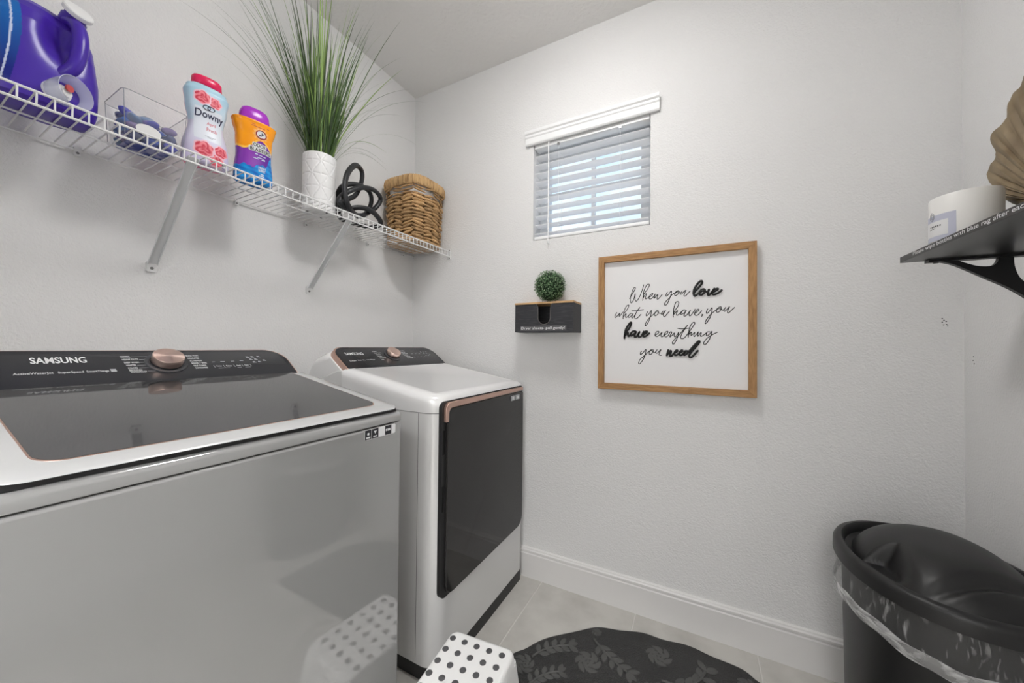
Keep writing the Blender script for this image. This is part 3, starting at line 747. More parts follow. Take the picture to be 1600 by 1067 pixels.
tm = MB(); D.text(tm, '4', .0385, .0055, .007, .010, .02, ); tm.v = [(x+.0005, y, z) for x, y, z in tm.v]
part('size_lettering', tm, PRINTW, dn, smooth=0)
# purple, orange and blue bottle
A = Bottle(-1.392, .682, [(0, .050), (.005, .0575), (.03, .0570), (.10, .0515), (.16, .0540), (.20, .0630), (.212, .0660), (.2135, .0640), (.219, .045)],
           [(0, .026), (.005, .031), (.03, .031), (.10, .028), (.16, .029), (.20, .032), (.212, .0335), (.2135, .032), (.219, .024)], 2.6, radians(-10))
an = thing('scent_booster_bottle', 'purple, orange and blue scent-booster bottle with a purple cap', 'bottle', (A.c[0], A.c[1], ST))
b = part('bottle', A.mesh([z for z in zs if z <= .2192]), mat('booster_print', (.4, .1, .6), .22, vcol=True), an, smooth=80)
def acol(x, y, z):
    d, u, h = A.uv(x, y, z)
    w1 = .128+.022*sin((u+.012)*62)*(.9 if u < .02 else .9)+.10*max(0, u+.01)*.5
    if h > w1:
        if (u-.012)**2+(h-.172)**2 < .026**2:
            f = min(1, sqrt((u-.012)**2+(h-.172)**2)/.026)
            a = atan2(h-.172, u-.012); f = min(1, f+.18*(sin(11*a) > 0)*f)
            p, q = s2l(255, 240, 200), s2l(250, 160, 20); return tuple(p[i]+(q[i]-p[i])*f for i in range(3))
        if h < w1+.007: return s2l(253, 195, 70)
        return s2l(250, 158, 15)
    w2 = .052+.022*max(0, u+.02)/.07+.004*sin(u*150)+.002*sin(u*330+1)+(.04*max(0, u-.03)/.02)
    if h < w2:
        f = .5+.5*sin(u*120+h*260)*sin(h*140-u*60); p, q = s2l(10, 95, 190), s2l(25, 155, 225)
        return tuple(p[i]+(q[i]-p[i])*f for i in range(3))
    f = min(1, abs(u+.02)/.07); p, q = s2l(140, 60, 175), s2l(75, 25, 145); return tuple(p[i]+(q[i]-p[i])*f for i in range(3))
paint(b, acol)
part('cap', MB().loft([sell(A.c[0], A.c[1], a, w, 2.5, A.rot, 64, ST+z) for z, a, w in ((.216, .026, .0435), (.219, .027, .0455), (.245, .025, .043), (.258, .021, .037), (.263, .016, .030))]), mat('purple_cap', s2l(165, 50, 190), .25), an, smooth=60)
tm = MB(); P_ = lambda r, n=30: [A.front(.013+r*1.12*cos(2*pi*k/n), .171+r*sin(2*pi*k/n), .0012) for k in range(n)]
tm.tube(P_(.0135), .0016, 5, closed=True); A.text(tm, 'ARM & HAMMER', .0045, .1585, .018, .004, .02)
part('emblem_ring', tm, mat('emblem_red', s2l(150, 40, 60), .4), an, smooth=0)
tm = MB(); q = P_(.0120); tm.add([(x-.0004, y, z) for x, y, z in q], [tuple(range(30))])
part('emblem_disc', tm, PRINTW, an, smooth=0)
tm = MB()
for path, r in (([(.006, .166), (.010, .169), (.013, .1665)], .0016), ([(.013, .1665), (.0165, .1735)], .0013), ([(.0135, .1765), (.0205, .1735)], .0015)):
    tm.tube([A.front(u, z, .0013) for u, z in path], r, 6)
part('emblem_arm', tm, MATS['navy_print'], an, smooth=0)
def outlined(body, u, z, w, h, bold, mt, nm, lift):
    tm = MB(); vs, fs, asp = glyphs(body, bold); tm.add([A.front(u+a*w, z+h*c, lift) for a, c in vs], fs); part(nm, tm, mt, an, smooth=0)
for body, u, z, w, h in (('ODOR', -.010, .1245, .038, .0125), ('BLASTERS', -.019, .1085, .062, .0125)):
    tm = MB(); nb = 18; tm.add([A.front(u+(-.06+1.12*k/nb)*w, z+h*c, .0007) for k in range(nb+1) for c in ((-.16, 1.16) if 0 < k < nb else (-.02, 1.02))], [(2*k, 2*k+2, 2*k+3, 2*k+1) for k in range(nb)])
    part('lettering_backing', tm, PRINTW, an, smooth=0)
    outlined(body, u, z, w, h, .02, PRINTD, 'bold_lettering', .0016)
tm = MB()
for u, z, w in ((-.004, .098, .008), (.006, .097, .012), (.020, .096, .008), (.002, .088, .016), (-.010, .083, .036), (.018, .086, .008)):
    tm.add([A.front(u+a, z+c-(.04 if z < .09 else 0)*0, .0009) for a, c in ((0, 0), (w, 0), (w, .0026), (0, .0026))], [(0, 1, 2, 3)])
for body, u, z, w, h in (('FRESH', .006, .050, .022, .009), ('BURST', .006, .040, .022, .009)):
    A.text(tm, body, u, z, w, h, .03)
for u, z, w in ((.012, .030, .010), (.008, .024, .016), (-.022, .018, .022), (-.022, .012, .022), (.010, .010, .036)):
    tm.add([A.front(u+a, z+c, .0009) for a, c in ((0, 0), (w, 0), (w, .004), (0, .004))], [(0, 1, 2, 3)])
part('small_lettering', tm, mat('pale_print', (.65, .75, .85), .5), an, smooth=0)['kind'] = 'stuff'
tm = MB()
for u, z, w in ((-.016, .198, .052), (-.017, .192, .040)): tm.add([A.front(u+a, z+c, .0009) for a, c in ((0, 0), (w, 0), (w, .0026), (0, .0026))], [(0, 1, 2, 3)])
part('top_lettering', tm, mat('rust_print', s2l(190, 80, 20), .5), an, smooth=0)

# ------------------------------------------------------------------ grass in a white pot
PC = (-1.452, .968); PR, PH = .0645, .243
pt = thing('potted_grass', 'tall artificial grass in a white embossed cylinder pot on the wire shelf', 'plant', (PC[0], PC[1], ST))
SEG, ROW = 240, 84; rings = []
segs = []
cw_, chh = 2*pi/6, .108    # cell: angle, height
for ci in range(7):
    for cj in range(-1, 4):
        a0 = ci*cw_+(cw_/2 if cj % 2 else 0); z0 = .045+cj*chh*.5*1.0
        if cj % 2 == 0 or True:
            for (da, dz) in ((.5, .5), (-.5, .5), (.5, -.5), (-.5, -.5), (1, 0), (-1, 0)):
                segs.append((a0*PR+da*.10*cw_*PR, z0+dz*.10*chh, a0*PR+da*cw_*PR*.44, z0+dz*chh*.44))
def emboss(a, z):
    u = a*PR; m = 1
    for u0, z0, u1, z1 in segs:
        for off in (0, -2*pi*PR, 2*pi*PR):
            uu = u+off
            if uu < min(u0, u1)-.004 or uu > max(u0, u1)+.004 or z < min(z0, z1)-.004 or z > max(z0, z1)+.004: continue
            dx, dz = u1-u0, z1-z0; L2 = dx*dx+dz*dz; t = max(0, min(1, ((uu-u0)*dx+(z-z0)*dz)/L2))
            d = sqrt((uu-u0-t*dx)**2+(z-z0-t*dz)**2)
            m = min(m, d/.0034)
    return -.0022*max(0, 1-m)
pb = [(PR-.004, .002), (PR-.001, .004)]
for k in range(ROW+1): pb.append((PR, .006+(PH-.010)*k/ROW))
for r, z in pb:
    ring_ = []
    for k in range(SEG):
        a = 2*pi*k/SEG; rr = r+(emboss(a, z) if r == PR else 0)
        ring_.append((PC[0]+rr*cos(a), PC[1]+rr*sin(a), ST+z))
    rings.append(ring_)
for r, z in ((PR-.0012, PH), (PR-.0045, PH), (PR-.0055, PH-.002), (PR-.0055, PH-.02)): rings.append([(PC[0]+r*cos(2*pi*k/SEG), PC[1]+r*sin(2*pi*k/SEG), ST+z) for k in range(SEG)])
part('pot', MB().loft(rings, True, False), CERAMIC, pt, smooth=50)
part('filling', MB().lathe([(PR-.0058, PH-.03), (PR-.0058, PH-.016), (.02, PH-.012)], (PC[0], PC[1], ST), 24), SOIL, pt)
for a in (.2, 2.3, 4.4): part('pot_disc', MB().lathe([(.007, 0), (.007, .0025)], (PC[0]+.045*cos(a), PC[1]+.045*sin(a), ST), 12), BLACKP, pt)  # three small black discs under the pot
rg = random.Random(11)
def blade(b, d0, L, droop, w, m, hook=0, n=10):
    """strip leaf: base b, starting direction d0, length, droop"""
    p = Vector(b); d = Vector(d0).normalized(); hz = Vector((d.x, d.y, 0)); hz = hz.normalized() if hz.length > 1e-3 else Vector((1, 0, 0))
    side = d.cross(Vector((0, 0, 1))); side = side.normalized() if side.length > .01 else Vector((0, 1, 0))
    side = (side*cos(hook)+hz*sin(hook)).normalized()
    pts = []
    for k in range(n+1):
        f = k/n; ww = w*(.75+.5*f if f < .3 else .9*(1-((f-.3)/.7)**1.6)+.02)
        pts.append((p.copy(), ww)); p = p+d*(L/n); d = (d+hz*(droop/n)*(.2+1.6*f)+Vector((0, 0, -droop/n*1.5*f))).normalized()
    mb = MB(); vs = []; fs = []
    for q, ww in pts: vs += [tuple(q-side*ww), tuple(q+hz*ww*.35), tuple(q+side*ww)]
    for k in range(n): fs += [(3*k, 3*k+1, 3*k+4, 3*k+3), (3*k+1, 3*k+2, 3*k+5, 3*k+4)]
    mb.add(vs, fs)
    for q, _ in pts:
        if q.x < -1.585 or q.z > 2.735 or q.y > 1.66: return None
    return mb
count = 0
def add_blade(mb, m):
    global count
    if mb is None: return False
    part('leaf', mb, m, pt, smooth=80); count += 1; return True
while count < 150:
    a = rg.uniform(0, 2*pi); r = .048*sqrt(rg.random()); bx, by = PC[0]+r*cos(a), PC[1]+r*sin(a)
    lean = abs(rg.gauss(0, .125))+r*1.5; az = a+rg.gauss(0, .5)
    d = (sin(lean)*cos(az)+.03, sin(lean)*sin(az)+.03, cos(lean))
    L = rg.choice([rg.uniform(.28, .48), rg.uniform(.34, .60), rg.uniform(.5, .78)])
    light = rg.random() < .38
    add_blade(blade((bx, by, ST+PH-.02), d, L, rg.uniform(.05, .55), rg.uniform(.0024, .0052), None, rg.uniform(-.6, .6)), LEAFL if light else LEAFD)
while count < 196:      # thin wisps
    a = rg.uniform(-1.9, 1.9) if rg.random() < .7 else rg.choice([-1, 1])*rg.uniform(1.2, 1.9)
    r = .05*sqrt(rg.random()); bx, by = PC[0]+r*cos(a), PC[1]+r*sin(a)
    lean = rg.uniform(.15, .62); d = (sin(lean)*cos(a), sin(lean)*sin(a), cos(lean))
    add_blade(blade((bx, by, ST+PH-.02), d, rg.uniform(.38, .62), rg.uniform(.25, 1.25), rg.uniform(.0009, .0019), None, rg.uniform(-.5, .5), 14), LEAFD)
for (by, d, L, dr, w) in ((-.04, (.06, -.62, .78), .40, .35, .0042), (-.04, (.10, -.52, .85), .48, .35, .0016), (-.045, (.12, -.55, .83), .50, .30, .0014), (-.04, (.2, -.60, .78), .44, .55, .0013),
                          (-.03, (.08, -.36, .93), .58, .45, .0015), (.04, (.10, .42, .90), .34, 2.6, .0014), (.045, (.16, .50, .85), .32, 2.9, .0014), (.04, (.22, .40, .9), .27, 2.9, .0010),
                          (.03, (.16, .30, .95), .60, .50, .0018), (.03, (.05, .28, .95), .50, .9, .0026), (.035, (.1, .38, .92), .36, 1.9, .0040), (-.045, (.25, -.62, .75), .36, 1.6, .0014)):
    add_blade(blade((PC[0]+.01, PC[1]+by, ST+PH-.02), d, L, dr, w, None, 0, 16), LEAFD if w < .004 else LEAFL if dr > 1 else LEAFD)

# ------------------------------------------------------------------ knot sculpture
KP = [(-1.375, 1.086, 1.775), (-1.355, 1.034, 1.799), (-1.355, 1.02, 1.852), (-1.365, 1.032, 1.913), (-1.385, 1.07, 1.975), (-1.405, 1.116, 2.015), (-1.425, 1.161, 2.014), (-1.435, 1.172, 1.98), (-1.445, 1.165, 1.934), (-1.445, 1.14, 1.89), (-1.445, 1.102, 1.858), (-1.435, 1.063, 1.824), (-1.405, 1.035, 1.791), (-1.405, 1.064, 1.792), (-1.385, 1.11, 1.814), (-1.375, 1.162, 1.821), (-1.385, 1.217, 1.813), (-1.405, 1.262, 1.792), (-1.455, 1.26, 1.778), (-1.475, 1.184, 1.773), (-1.475, 1.106, 1.769), (-1.475, 1.079, 1.793), (-1.465, 1.066, 1.859), (-1.435, 1.065, 1.899), (-1.425, 1.106, 1.928), (-1.415, 1.154, 1.936), (-1.415, 1.199, 1.926), (-1.425, 1.221, 1.894), (-1.435, 1.213, 1.847), (-1.425, 1.169, 1.8), (-1.405, 1.118, 1.784), (-1.375, 1.042, 1.788), (-1.375, 1.009, 1.804), (-1.38, 1.029, 1.839), (-1.375, 1.072, 1.878), (-1.37, 1.134, 1.912), (-1.375, 1.197, 1.923), (-1.39, 1.246, 1.905), (-1.405, 1.234, 1.864), (-1.405, 1.197, 1.829), (-1.385, 1.136, 1.787)]
kp = crom(KP, 7, True)
solid('knot_sculpture', MB().tube(kp, .0125, 12, closed=True, flat=.82), KNOT, 'black looped knot sculpture between the pot and the basket', 'sculpture', (-1.40, 1.15, ST), smooth=60)

# ------------------------------------------------------------------ woven basket
BC = (-1.447, 1.547); BA = .134; BB = .1385; BH = .355
bk = thing('woven_basket', 'woven water-hyacinth basket with a wrapped rim at the far end of the shelf', 'basket', (BC[0], BC[1], ST))
def bpath(f, z, grow=0):
    """point on the rounded-square wall: f = 0..1 around, z = height"""
    k = 1.0-.10*(1-z/BH); a = 2*pi*f; n = 3.6
    ca, sa = cos(a), sin(a); r = (abs(ca)**n+abs(sa)**n)**(-1/n)
    return Vector((BC[0]+(BA*k+grow)*r*ca, BC[1]+(BB*k+grow)*r*sa, ST+z))
part('liner', MB().loft([[tuple(bpath(k/64, z, -.016)) for k in range(64)] for z in (.262, .29, .318)], False, False), LINER, bk, smooth=60, label='white lining seen through the weave')
part('inner_wall', MB().loft([[tuple(bpath(k/64, z, -.015)) for k in range(64)] for z in (.010, .1, .262)], False, False), mat('shaded_weave', (.20, .115, .05), .85), bk)  # inner wall coloured dark to imitate shade in the gaps
NC, NRW = 14, 17
def strand_me(seed, fat):
    r_ = random.Random(seed); mb = MB(); rings = []; n = 8
    tw = r_.uniform(0, 6)
    for k in range(n+1):
        f = k/n; rr = fat*(.30+.70*sin(pi*(f**(.9 if seed % 2 else 1.2)))**.8)
        rings.append([(f-.5, rr*cos(2*pi*j/8+tw+f*2)*(1+.22*cos(3*2*pi*j/8+f*5)), rr*sin(2*pi*j/8+tw+f*2)*1.05) for j in range(8)])
    mb.loft(rings); return mb.mesh('strand', (0, 0, 0), REED, 60)
SME = [strand_me(i, (.0092, .0105, .0085)[i % 3]) for i in range(6)]
def add_strand(p, q, me, sc=1):
    d = q-p; L = d.length; X = d.normalized(); Zc = Vector((0, 0, 1)); Y = Zc.cross(X).normalized(); Z2 = X.cross(Y); c = (p+q)/2-Vector(BASE[bk.name])
    o = put('strand', me, bk)
    o.matrix_local = Matrix(((X.x*L*1.10, Y.x*sc, Z2.x*sc, c.x), (X.y*L*1.10, Y.y*sc, Z2.y*sc, c.y), (X.z*L*1.10, Y.z*sc, Z2.z*sc, c.z), (0, 0, 0, 1)))
rs_ = random.Random(5)
for c in range(NC):
    for r in range(NRW):
        z = .012+r*.0176
        f0, f1 = c/NC, (c+1)/NC
        open_row = r >= NRW-3
        if open_row and rs_.random() < .12: continue
        tilt = (.0045 if c % 2 else -.0045)+rs_.uniform(-.006, .006)
        if open_row: tilt *= .8
        g = .003 if (c+r) % 2 else -.002
        add_strand(bpath(f0, max(.010, z-tilt), g), bpath(f1, max(.010, z+tilt), g), SME[rs_.randrange(6)], (.60 if open_row else rs_.uniform(.85, 1.12)))
part('base_coil', MB().tube([tuple(bpath(k/60, .0095, -.002)) for k in range(60)], .009, 8, closed=True), REEDR, bk)
part('base', MB().loft([[tuple(bpath(k/48, z, -.008)) for k in range(48)] for z in (.002, .008)]), REEDR, bk)
rim = MB(); NP = 300
rings = []
for k in range(NP):
    f = k/NP; wob = .0016*((k % 3) == 0)+rs_.uniform(-.001, .0012); up = rs_.uniform(-.0015, .002)
    c = bpath(f, BH-.028); cc = Vector((BC[0], BC[1], c.z)); nrm = (c-cc).normalized()
    ring_ = []
    for j in range(10):
        a = 2*pi*j/10
        ring_.append(tuple(c+nrm*((.0115+wob)*cos(a))+Vector((0, 0, (.026+wob)*math.copysign(abs(sin(a))**.7, sin(a))+up))))
    rings.append(ring_)
rings.append(rings[0]); rim.loft(rings, False, False)
part('rim', rim, REEDR, bk, smooth=35, label='rim wrapped in straw-coloured fibre')

# ------------------------------------------------------------------ dryer-sheet box with boxwood ball
bx0, bx1, by0, bz0, bz1 = -.811, -.510, 1.580, 1.2555, 1.3905
db = thing('dryer_sheet_box', 'black wooden dryer-sheet dispenser with a pale lid on the far wall', 'dispenser', ((bx0+bx1)/2, YB, bz0))
U = [(-.6895, bz1)]+[(-.6885, bz1-.004)]+arc((-.6565, bz0+.0675), .0315, pi, 2*pi, 14)+[(-.6245, bz1-.004), (-.6235, bz1)]
Upts = [(-.7005, bz1), (-.6925, bz1-.006), (-.688, bz1-.018)]+arc((-.6565, bz0+.068), .0315, pi, 2*pi, 14)+[(-.625, bz1-.018), (-.6205, bz1-.006), (-.6125, bz1)]
fp = MB(); fr = [(bx0, bz1), (bx0, bz0), (bx1, bz0), (bx1, bz1)]
poly = [(bx0, bz1), (bx0, bz0), (bx1, bz0), (bx1, bz1)]+Upts[::-1]
bm = bmesh.new()
vv = [bm.verts.new((x, by0, z)) for x, z in poly]; f = bm.faces.new(vv)
ex = bmesh.ops.extrude_face_region(bm, geom=[f]); bmesh.ops.translate(bm, vec=(0, .009, 0), verts=[v for v in ex['geom'] if isinstance(v, bmesh.types.BMVert)])
bmesh.ops.triangulate(bm, faces=bm.faces[:]); 
vs = [tuple(v.co) for v in bm.verts]; bm.verts.index_update(); fs = [tuple(v.index for v in q.verts) for q in bm.faces]; bm.free()
fp.add(vs, fs); part('front_board', fp, BLACKW, db, smooth=0)
part('slot_edge', MB().tube([(x, by0-.0002, z) for x, z in Upts], .0011, 5), mat('worn_edge', (.16, .15, .14), .6), db)
part('side_board', MB().box(bx0, bx0+.009, by0+.009, YB-.001, bz0, bz1), BLACKW, db)
part('side_board', MB().box(bx1-.009, bx1, by0+.009, YB-.001, bz0, bz1), BLACKW, db)
part('bottom_board', MB().box(bx0+.009, bx1-.009, by0+.009, YB-.001, bz0, bz0+.009), BLACKW, db)
part('back_board', MB().box(bx0+.009, bx1-.009, YB-.008, YB-.001, bz0+.009, bz1), BLACKW, db)
part('lid', MB().box(bx0-.003, bx1+.001, by0-.003, YB-.001, bz1, bz1+.0095), BAMBOO, db, .0015, label='pale bamboo lid')
part('label_tape', MB().box(-.781, -.545, by0-.0007, by0+.001, bz0+.006, bz0+.031), mat('grey_tape', (.10, .10, .105), .4), db)
tm = MB(); text_on(tm, 'Dryer sheets- pull gently!', (-.776, by0-.0012, bz0+.0095), (1, 0, 0), (0, 0, 1), .224, .0165, .012)
part('lettering', tm, PRINTW, db, smooth=0)
tb_c = Vector((-.640, 1.612, bz1+.0095+.0775))
tp = thing('boxwood_ball', 'round artificial boxwood ball sitting on the dryer-sheet dispenser', 'plant', (tb_c.x, tb_c.y, bz1+.0095))
part('core', MB().lathe([(.066*sin(pi*k/14), -.066*cos(pi*k/14)) for k in range(1, 14)], tb_c, 24), mat('ball_core', (.012, .03, .012), .9), tp)
lf = MB(); rr = random.Random(2)
for i in range(1500):
    z = 1-2*(i+.5)/1500; a = i*2.399963; s_ = sqrt(1-z*z); n = Vector((s_*cos(a), s_*sin(a), z))
    n = (n+Vector((rr.gauss(0, .05), rr.gauss(0, .05), rr.gauss(0, .05)))).normalized()
    p = tb_c+n*rr.uniform(.064, .0765)
    if p.z < bz1+.0105: continue
    t_ = n.orthogonal().normalized(); t_ = Matrix.Rotation(rr.uniform(0, 6.28), 3, n) @ t_
    u = (t_*.75+n*rr.uniform(.1, .75)).normalized(); v = n.cross(t_); L = rr.uniform(.0065, .0095); w = L*.38; up = u.cross(v)
    q = [p, p+u*L*.5+v*w, p+u*L, p+u*L*.5-v*w, p+u*L*.5+up*.001]
    if min(x.z for x in q) < bz1+.0105: continue
    lf.add([tuple(x) for x in q], [(0, 1, 4), (1, 2, 4), (2, 3, 4), (3, 0, 4)])
o = part('foliage', lf, BOX_L, tp, smooth=0); o['kind'] = 'stuff'

# ------------------------------------------------------------------ framed sign
fx0, fx1, fz0, fz1 = -.4195, .199, .9935, 1.607; fy0 = 1.668; fw = .0275
sg = thing('framed_sign', 'oak framed white sign with a black handwritten saying', 'picture', ((fx0+fx1)/2, YB, fz0))
for nm, pts, m in (('top_rail', [(fx0, fz1), (fx0+fw, fz1-fw), (fx1-fw, fz1-fw), (fx1, fz1)], OAKH), ('bottom_rail', [(fx0, fz0), (fx1, fz0), (fx1-fw, fz0+fw), (fx0+fw, fz0+fw)], OAKH),
                   ('left_stile', [(fx0, fz0), (fx0+fw, fz0+fw), (fx0+fw, fz1-fw), (fx0, fz1)], OAKV), ('right_stile', [(fx1, fz0), (fx1, fz1), (fx1-fw, fz1-fw), (fx1-fw, fz0+fw)], OAKV)):
    part(nm, MB().prism([(a, fy0, b) for a, b in pts], (0, YB-.001-fy0, 0)), m, sg, .0012)
part('board', MB().box(fx0+.02, fx1-.02, 1.6845, 1.694, fz0+.02, fz1-.02), BOARD, sg)
THIN=[[-2806,14075,-2689,14273,-2573,14469,-2564,14567,-2632,14534,-2719,14315,-2776,14073,-2756,13908,-2707,13890,-2620,14044,-2562,14296,-2571,14103,-2551,13980,-2493,13956,-2378,14133,-2264,14429,-2202,14657],[-2243,13964,-2215,14144,-2188,14404,-2075,14638,-1991,14672,-1962,14620,-2056,14436,-2206,14224,-2234,14004],[-2228,14064,-2130,14239,-2093,14247,-2120,14118,-2120,14028,-2035,14063,-1886,14145,-1821,14221,-1839,14252,-1923,14187,-1988,14081,-1941,14012,-1848,14043,-1755,14157,-1719,14225],[-1719,14225,-1764,14019,-1663,14152,-1617,14179,-1635,14071,-1635,13992,-1571,14018,-1443,14179],[-1227,14274,-1280,14149,-1262,14099,-1173,14182,-1066,14322,-1083,14157,-1145,13966,-1225,13774,-1297,13709,-1337,13741,-1297,13856,-1136,14024,-1044,14149,-920,14235,-833,14307,-771,14293,-771,14216,-850,14134,-911,14108,-938,14149,-894,14233,-815,14267,-727,14204,-667,14258],[-667,14258,-713,14193,-687,14144,-589,14243,-503,14315,-554,14184,-571,14089,-536,14058,-451,14139,-349,14257],[-3373,13460,-3444,13337,-3453,13244,-3402,13253,-3281,13374,-3231,13434,-3271,13311,-3240,13289,-3160,13390,-3101,13471],[-3089,13161,-3070,13346,-3041,13531,-2943,13732,-2854,13790,-2844,13738,-2922,13567,-3060,13387,-3089,13202],[-3080,13243,-2961,13404,-2970,13302,-2970,13219,-2901,13248,-2822,13338],[-2695,13395,-2763,13397,-2842,13298,-2861,13237,-2802,13225,-2685,13333,-2646,13393,-2694,13273,-2703,13191,-2626,13230,-2491,13469,-2357,13656],[-2357,13656,-2472,13509,-2567,13289,-2567,13177,-2489,13165,-2317,13342],[-2705,13518,-2472,13519,-2204,13549],[-2033,13452,-2089,13334,-2079,13264,-1976,13350,-1874,13506,-1892,13347,-1947,13130,-2021,12952,-2106,12833,-2134,12854,-2088,12993,-1957,13170,-1808,13305,-1716,13411,-1633,13497,-1587,13456,-1605,13338,-1697,13262,-1743,13283,-1725,13381,-1642,13448,-1532,13355,-1459,13372],[-1395,13458,-1459,13352,-1431,13312,-1296,13494,-1368,13349,-1377,13242,-1322,13220,-1224,13344,-1143,13439],[-996,13172,-987,13336,-970,13549,-900,13798,-813,13842,-777,13792,-812,13639,-935,13451,-996,13278,-987,13200],[-969,13297,-847,13447,-829,13427,-864,13332,-855,13254,-776,13290,-672,13402,-586,13476,-517,13463],[-517,13463,-603,13467,-698,13326,-672,13287,-551,13359,-482,13462,-551,13321,-576,13226,-533,13206,-447,13279,-328,13456],[-328,13456,-371,13353,-370,13220,-311,13237,-210,13385,-151,13487],[-176,13308,-59,13399,-9,13453,-42,13483,-126,13420,-176,13308,-142,13231,-42,13247,91,13412],[100,13261,133,13241,83,13177],[313,13478,264,13368,281,13293,370,13383,467,13527,452,13324,403,13140,306,12956,232,12874,216,12921,273,13050,419,13251,532,13358,628,13447,708,13526,780,13551,796,13477,740,13369,661,13326,621,13373,660,13464,756,13478,835,13411,883,13437],[945,13516,891,13400,922,13362,1008,13450,1086,13547,1032,13412,1016,13304,1055,13293,1164,13407,1256,13503],[-1707,12405,-1579,12503,-1579,12579,-1665,12550,-1722,12427,-1678,12350,-1578,12380,-1437,12532,-1479,12410,-1450,12333,-1380,12379,-1296,12546],[-1338,12403,-1212,12499,-1212,12575,-1296,12531,-1338,12409,-1296,12333,-1198,12378,-1101,12544,-1046,12513,-1115,12377,-1101,12332,-949,12497],[-949,12497,-957,12377,-908,12331,-826,12436,-772,12540,-812,12346,-880,12166,-962,12030,-1017,12030,-1017,12105,-908,12256,-745,12435,-557,12672,-437,12819],[-437,12819,-637,12494,-704,12315,-663,12256,-556,12285,-423,12463,-330,12610],[-813,12691,-610,12667,-357,12705],[-409,12314,-396,12522,-331,12787,-225,12932,-160,12916,-199,12814,-343,12580,-409,12374],[-391,12418,-290,12535,-303,12432,-290,12388,-159,12519,-198,12402,-172,12343,-29,12533],[-29,12533,-54,12342,62,12502,75,12458,49,12356,126,12371,305,12529],[406,12528,305,12529,254,12428,293,12370,394,12456,469,12556,419,12340,331,12138,229,12007,178,12022,165,12080,280,12254,457,12398,657,12511],[-2274,11695,-2333,11616,-2317,11538,-2214,11634,-2097,11776,-2125,11573,-2184,11385,-2272,11227,-2360,11130,-2405,11160,-2346,11318,-2184,11478,-1921,11731,-1820,11779,-1791,11702,-1863,11578,-1950,11561,-1950,11669,-1863,11732,-1747,11641,-1662,11704],[-1633,11766,-1690,11673,-1633,11613,-1477,11783,-1533,11645,-1547,11538,-1462,11524],[-123,11513,-112,11501]]
BOLD=[[-195,14162,-144,14254,-27,14378,89,14540,105,14623,56,14655,-61,14551,-178,14350,-211,14163,-177,14057,-127,14063,-10,14170,73,14277,156,14309,205,14269,189,14176,106,14087,23,14092,23,14167,123,14246,222,14211,279,14189],[353,14278,320,14168,328,14055,402,14088,499,14231,547,14302],[434,14114,579,14207,675,14275,643,14296,531,14248,466,14140,515,14063,644,14092,739,14160,803,14221],[-3019,12276,-3004,12452,-2959,12675,-2837,12896,-2746,12990,-2730,12926,-2806,12737,-2974,12515,-3019,12324],[-2989,12404,-2866,12530,-2866,12419,-2835,12361,-2743,12434],[-2547,12591,-2668,12576,-2758,12450,-2728,12386,-2576,12480,-2502,12590,-2561,12449,-2561,12322,-2456,12385,-2367,12557],[-2367,12557,-2411,12447,-2380,12322,-2276,12384,-2188,12571],[-2247,12415,-2100,12492,-2041,12569,-2129,12570,-2218,12462,-2202,12352,-2099,12367,-1953,12491],[-1182,11757,-1237,11529],[-1223,11574,-1099,11728,-1071,11683,-1112,11531,-1057,11502,-933,11640,-824,11716,-852,11761,-933,11655,-919,11550,-824,11567,-702,11673,-635,11719,-648,11764,-743,11658,-729,11554,-634,11570,-527,11691],[-421,11722,-527,11721,-581,11601,-540,11557,-394,11693,-210,11931,-28,12137,11,12108,-80,11962,-288,11695,-367,11546,-341,11458,-262,11489,-157,11609,-53,11742]]

for L_, r, nm, lift, counts in ((THIN, .00165, 'handwritten_word', .0004, (4, 2, 6, 2, 5, 1, 2, 7, 2, 1)), (BOLD, .0043, 'raised_word', .004, (3, 5, 3))):
    k0 = 0; counts = list(counts); counts[7:8] = [len(THIN)-sum(counts[:7])-3] if nm[0] == 'h' else counts[7:8]
    for n_ in counts:
        mb = MB()
        for st in L_[k0:k0+n_]:
            pts = crom([(st[i]*1e-4, 1.6845-lift, st[i+1]*1e-4) for i in range(0, len(st), 2)], 5)
            mb.tube(pts, r, 6, flat=.6 if lift < .001 else .9)
            for e in (pts[0], pts[-1]): mb.disc((e[0], e[1]+.0004, e[2]), (0, -1, 0), r*.98, .001, 10)
        k0 += n_
        part(nm, mb, INK, sg, smooth=60)

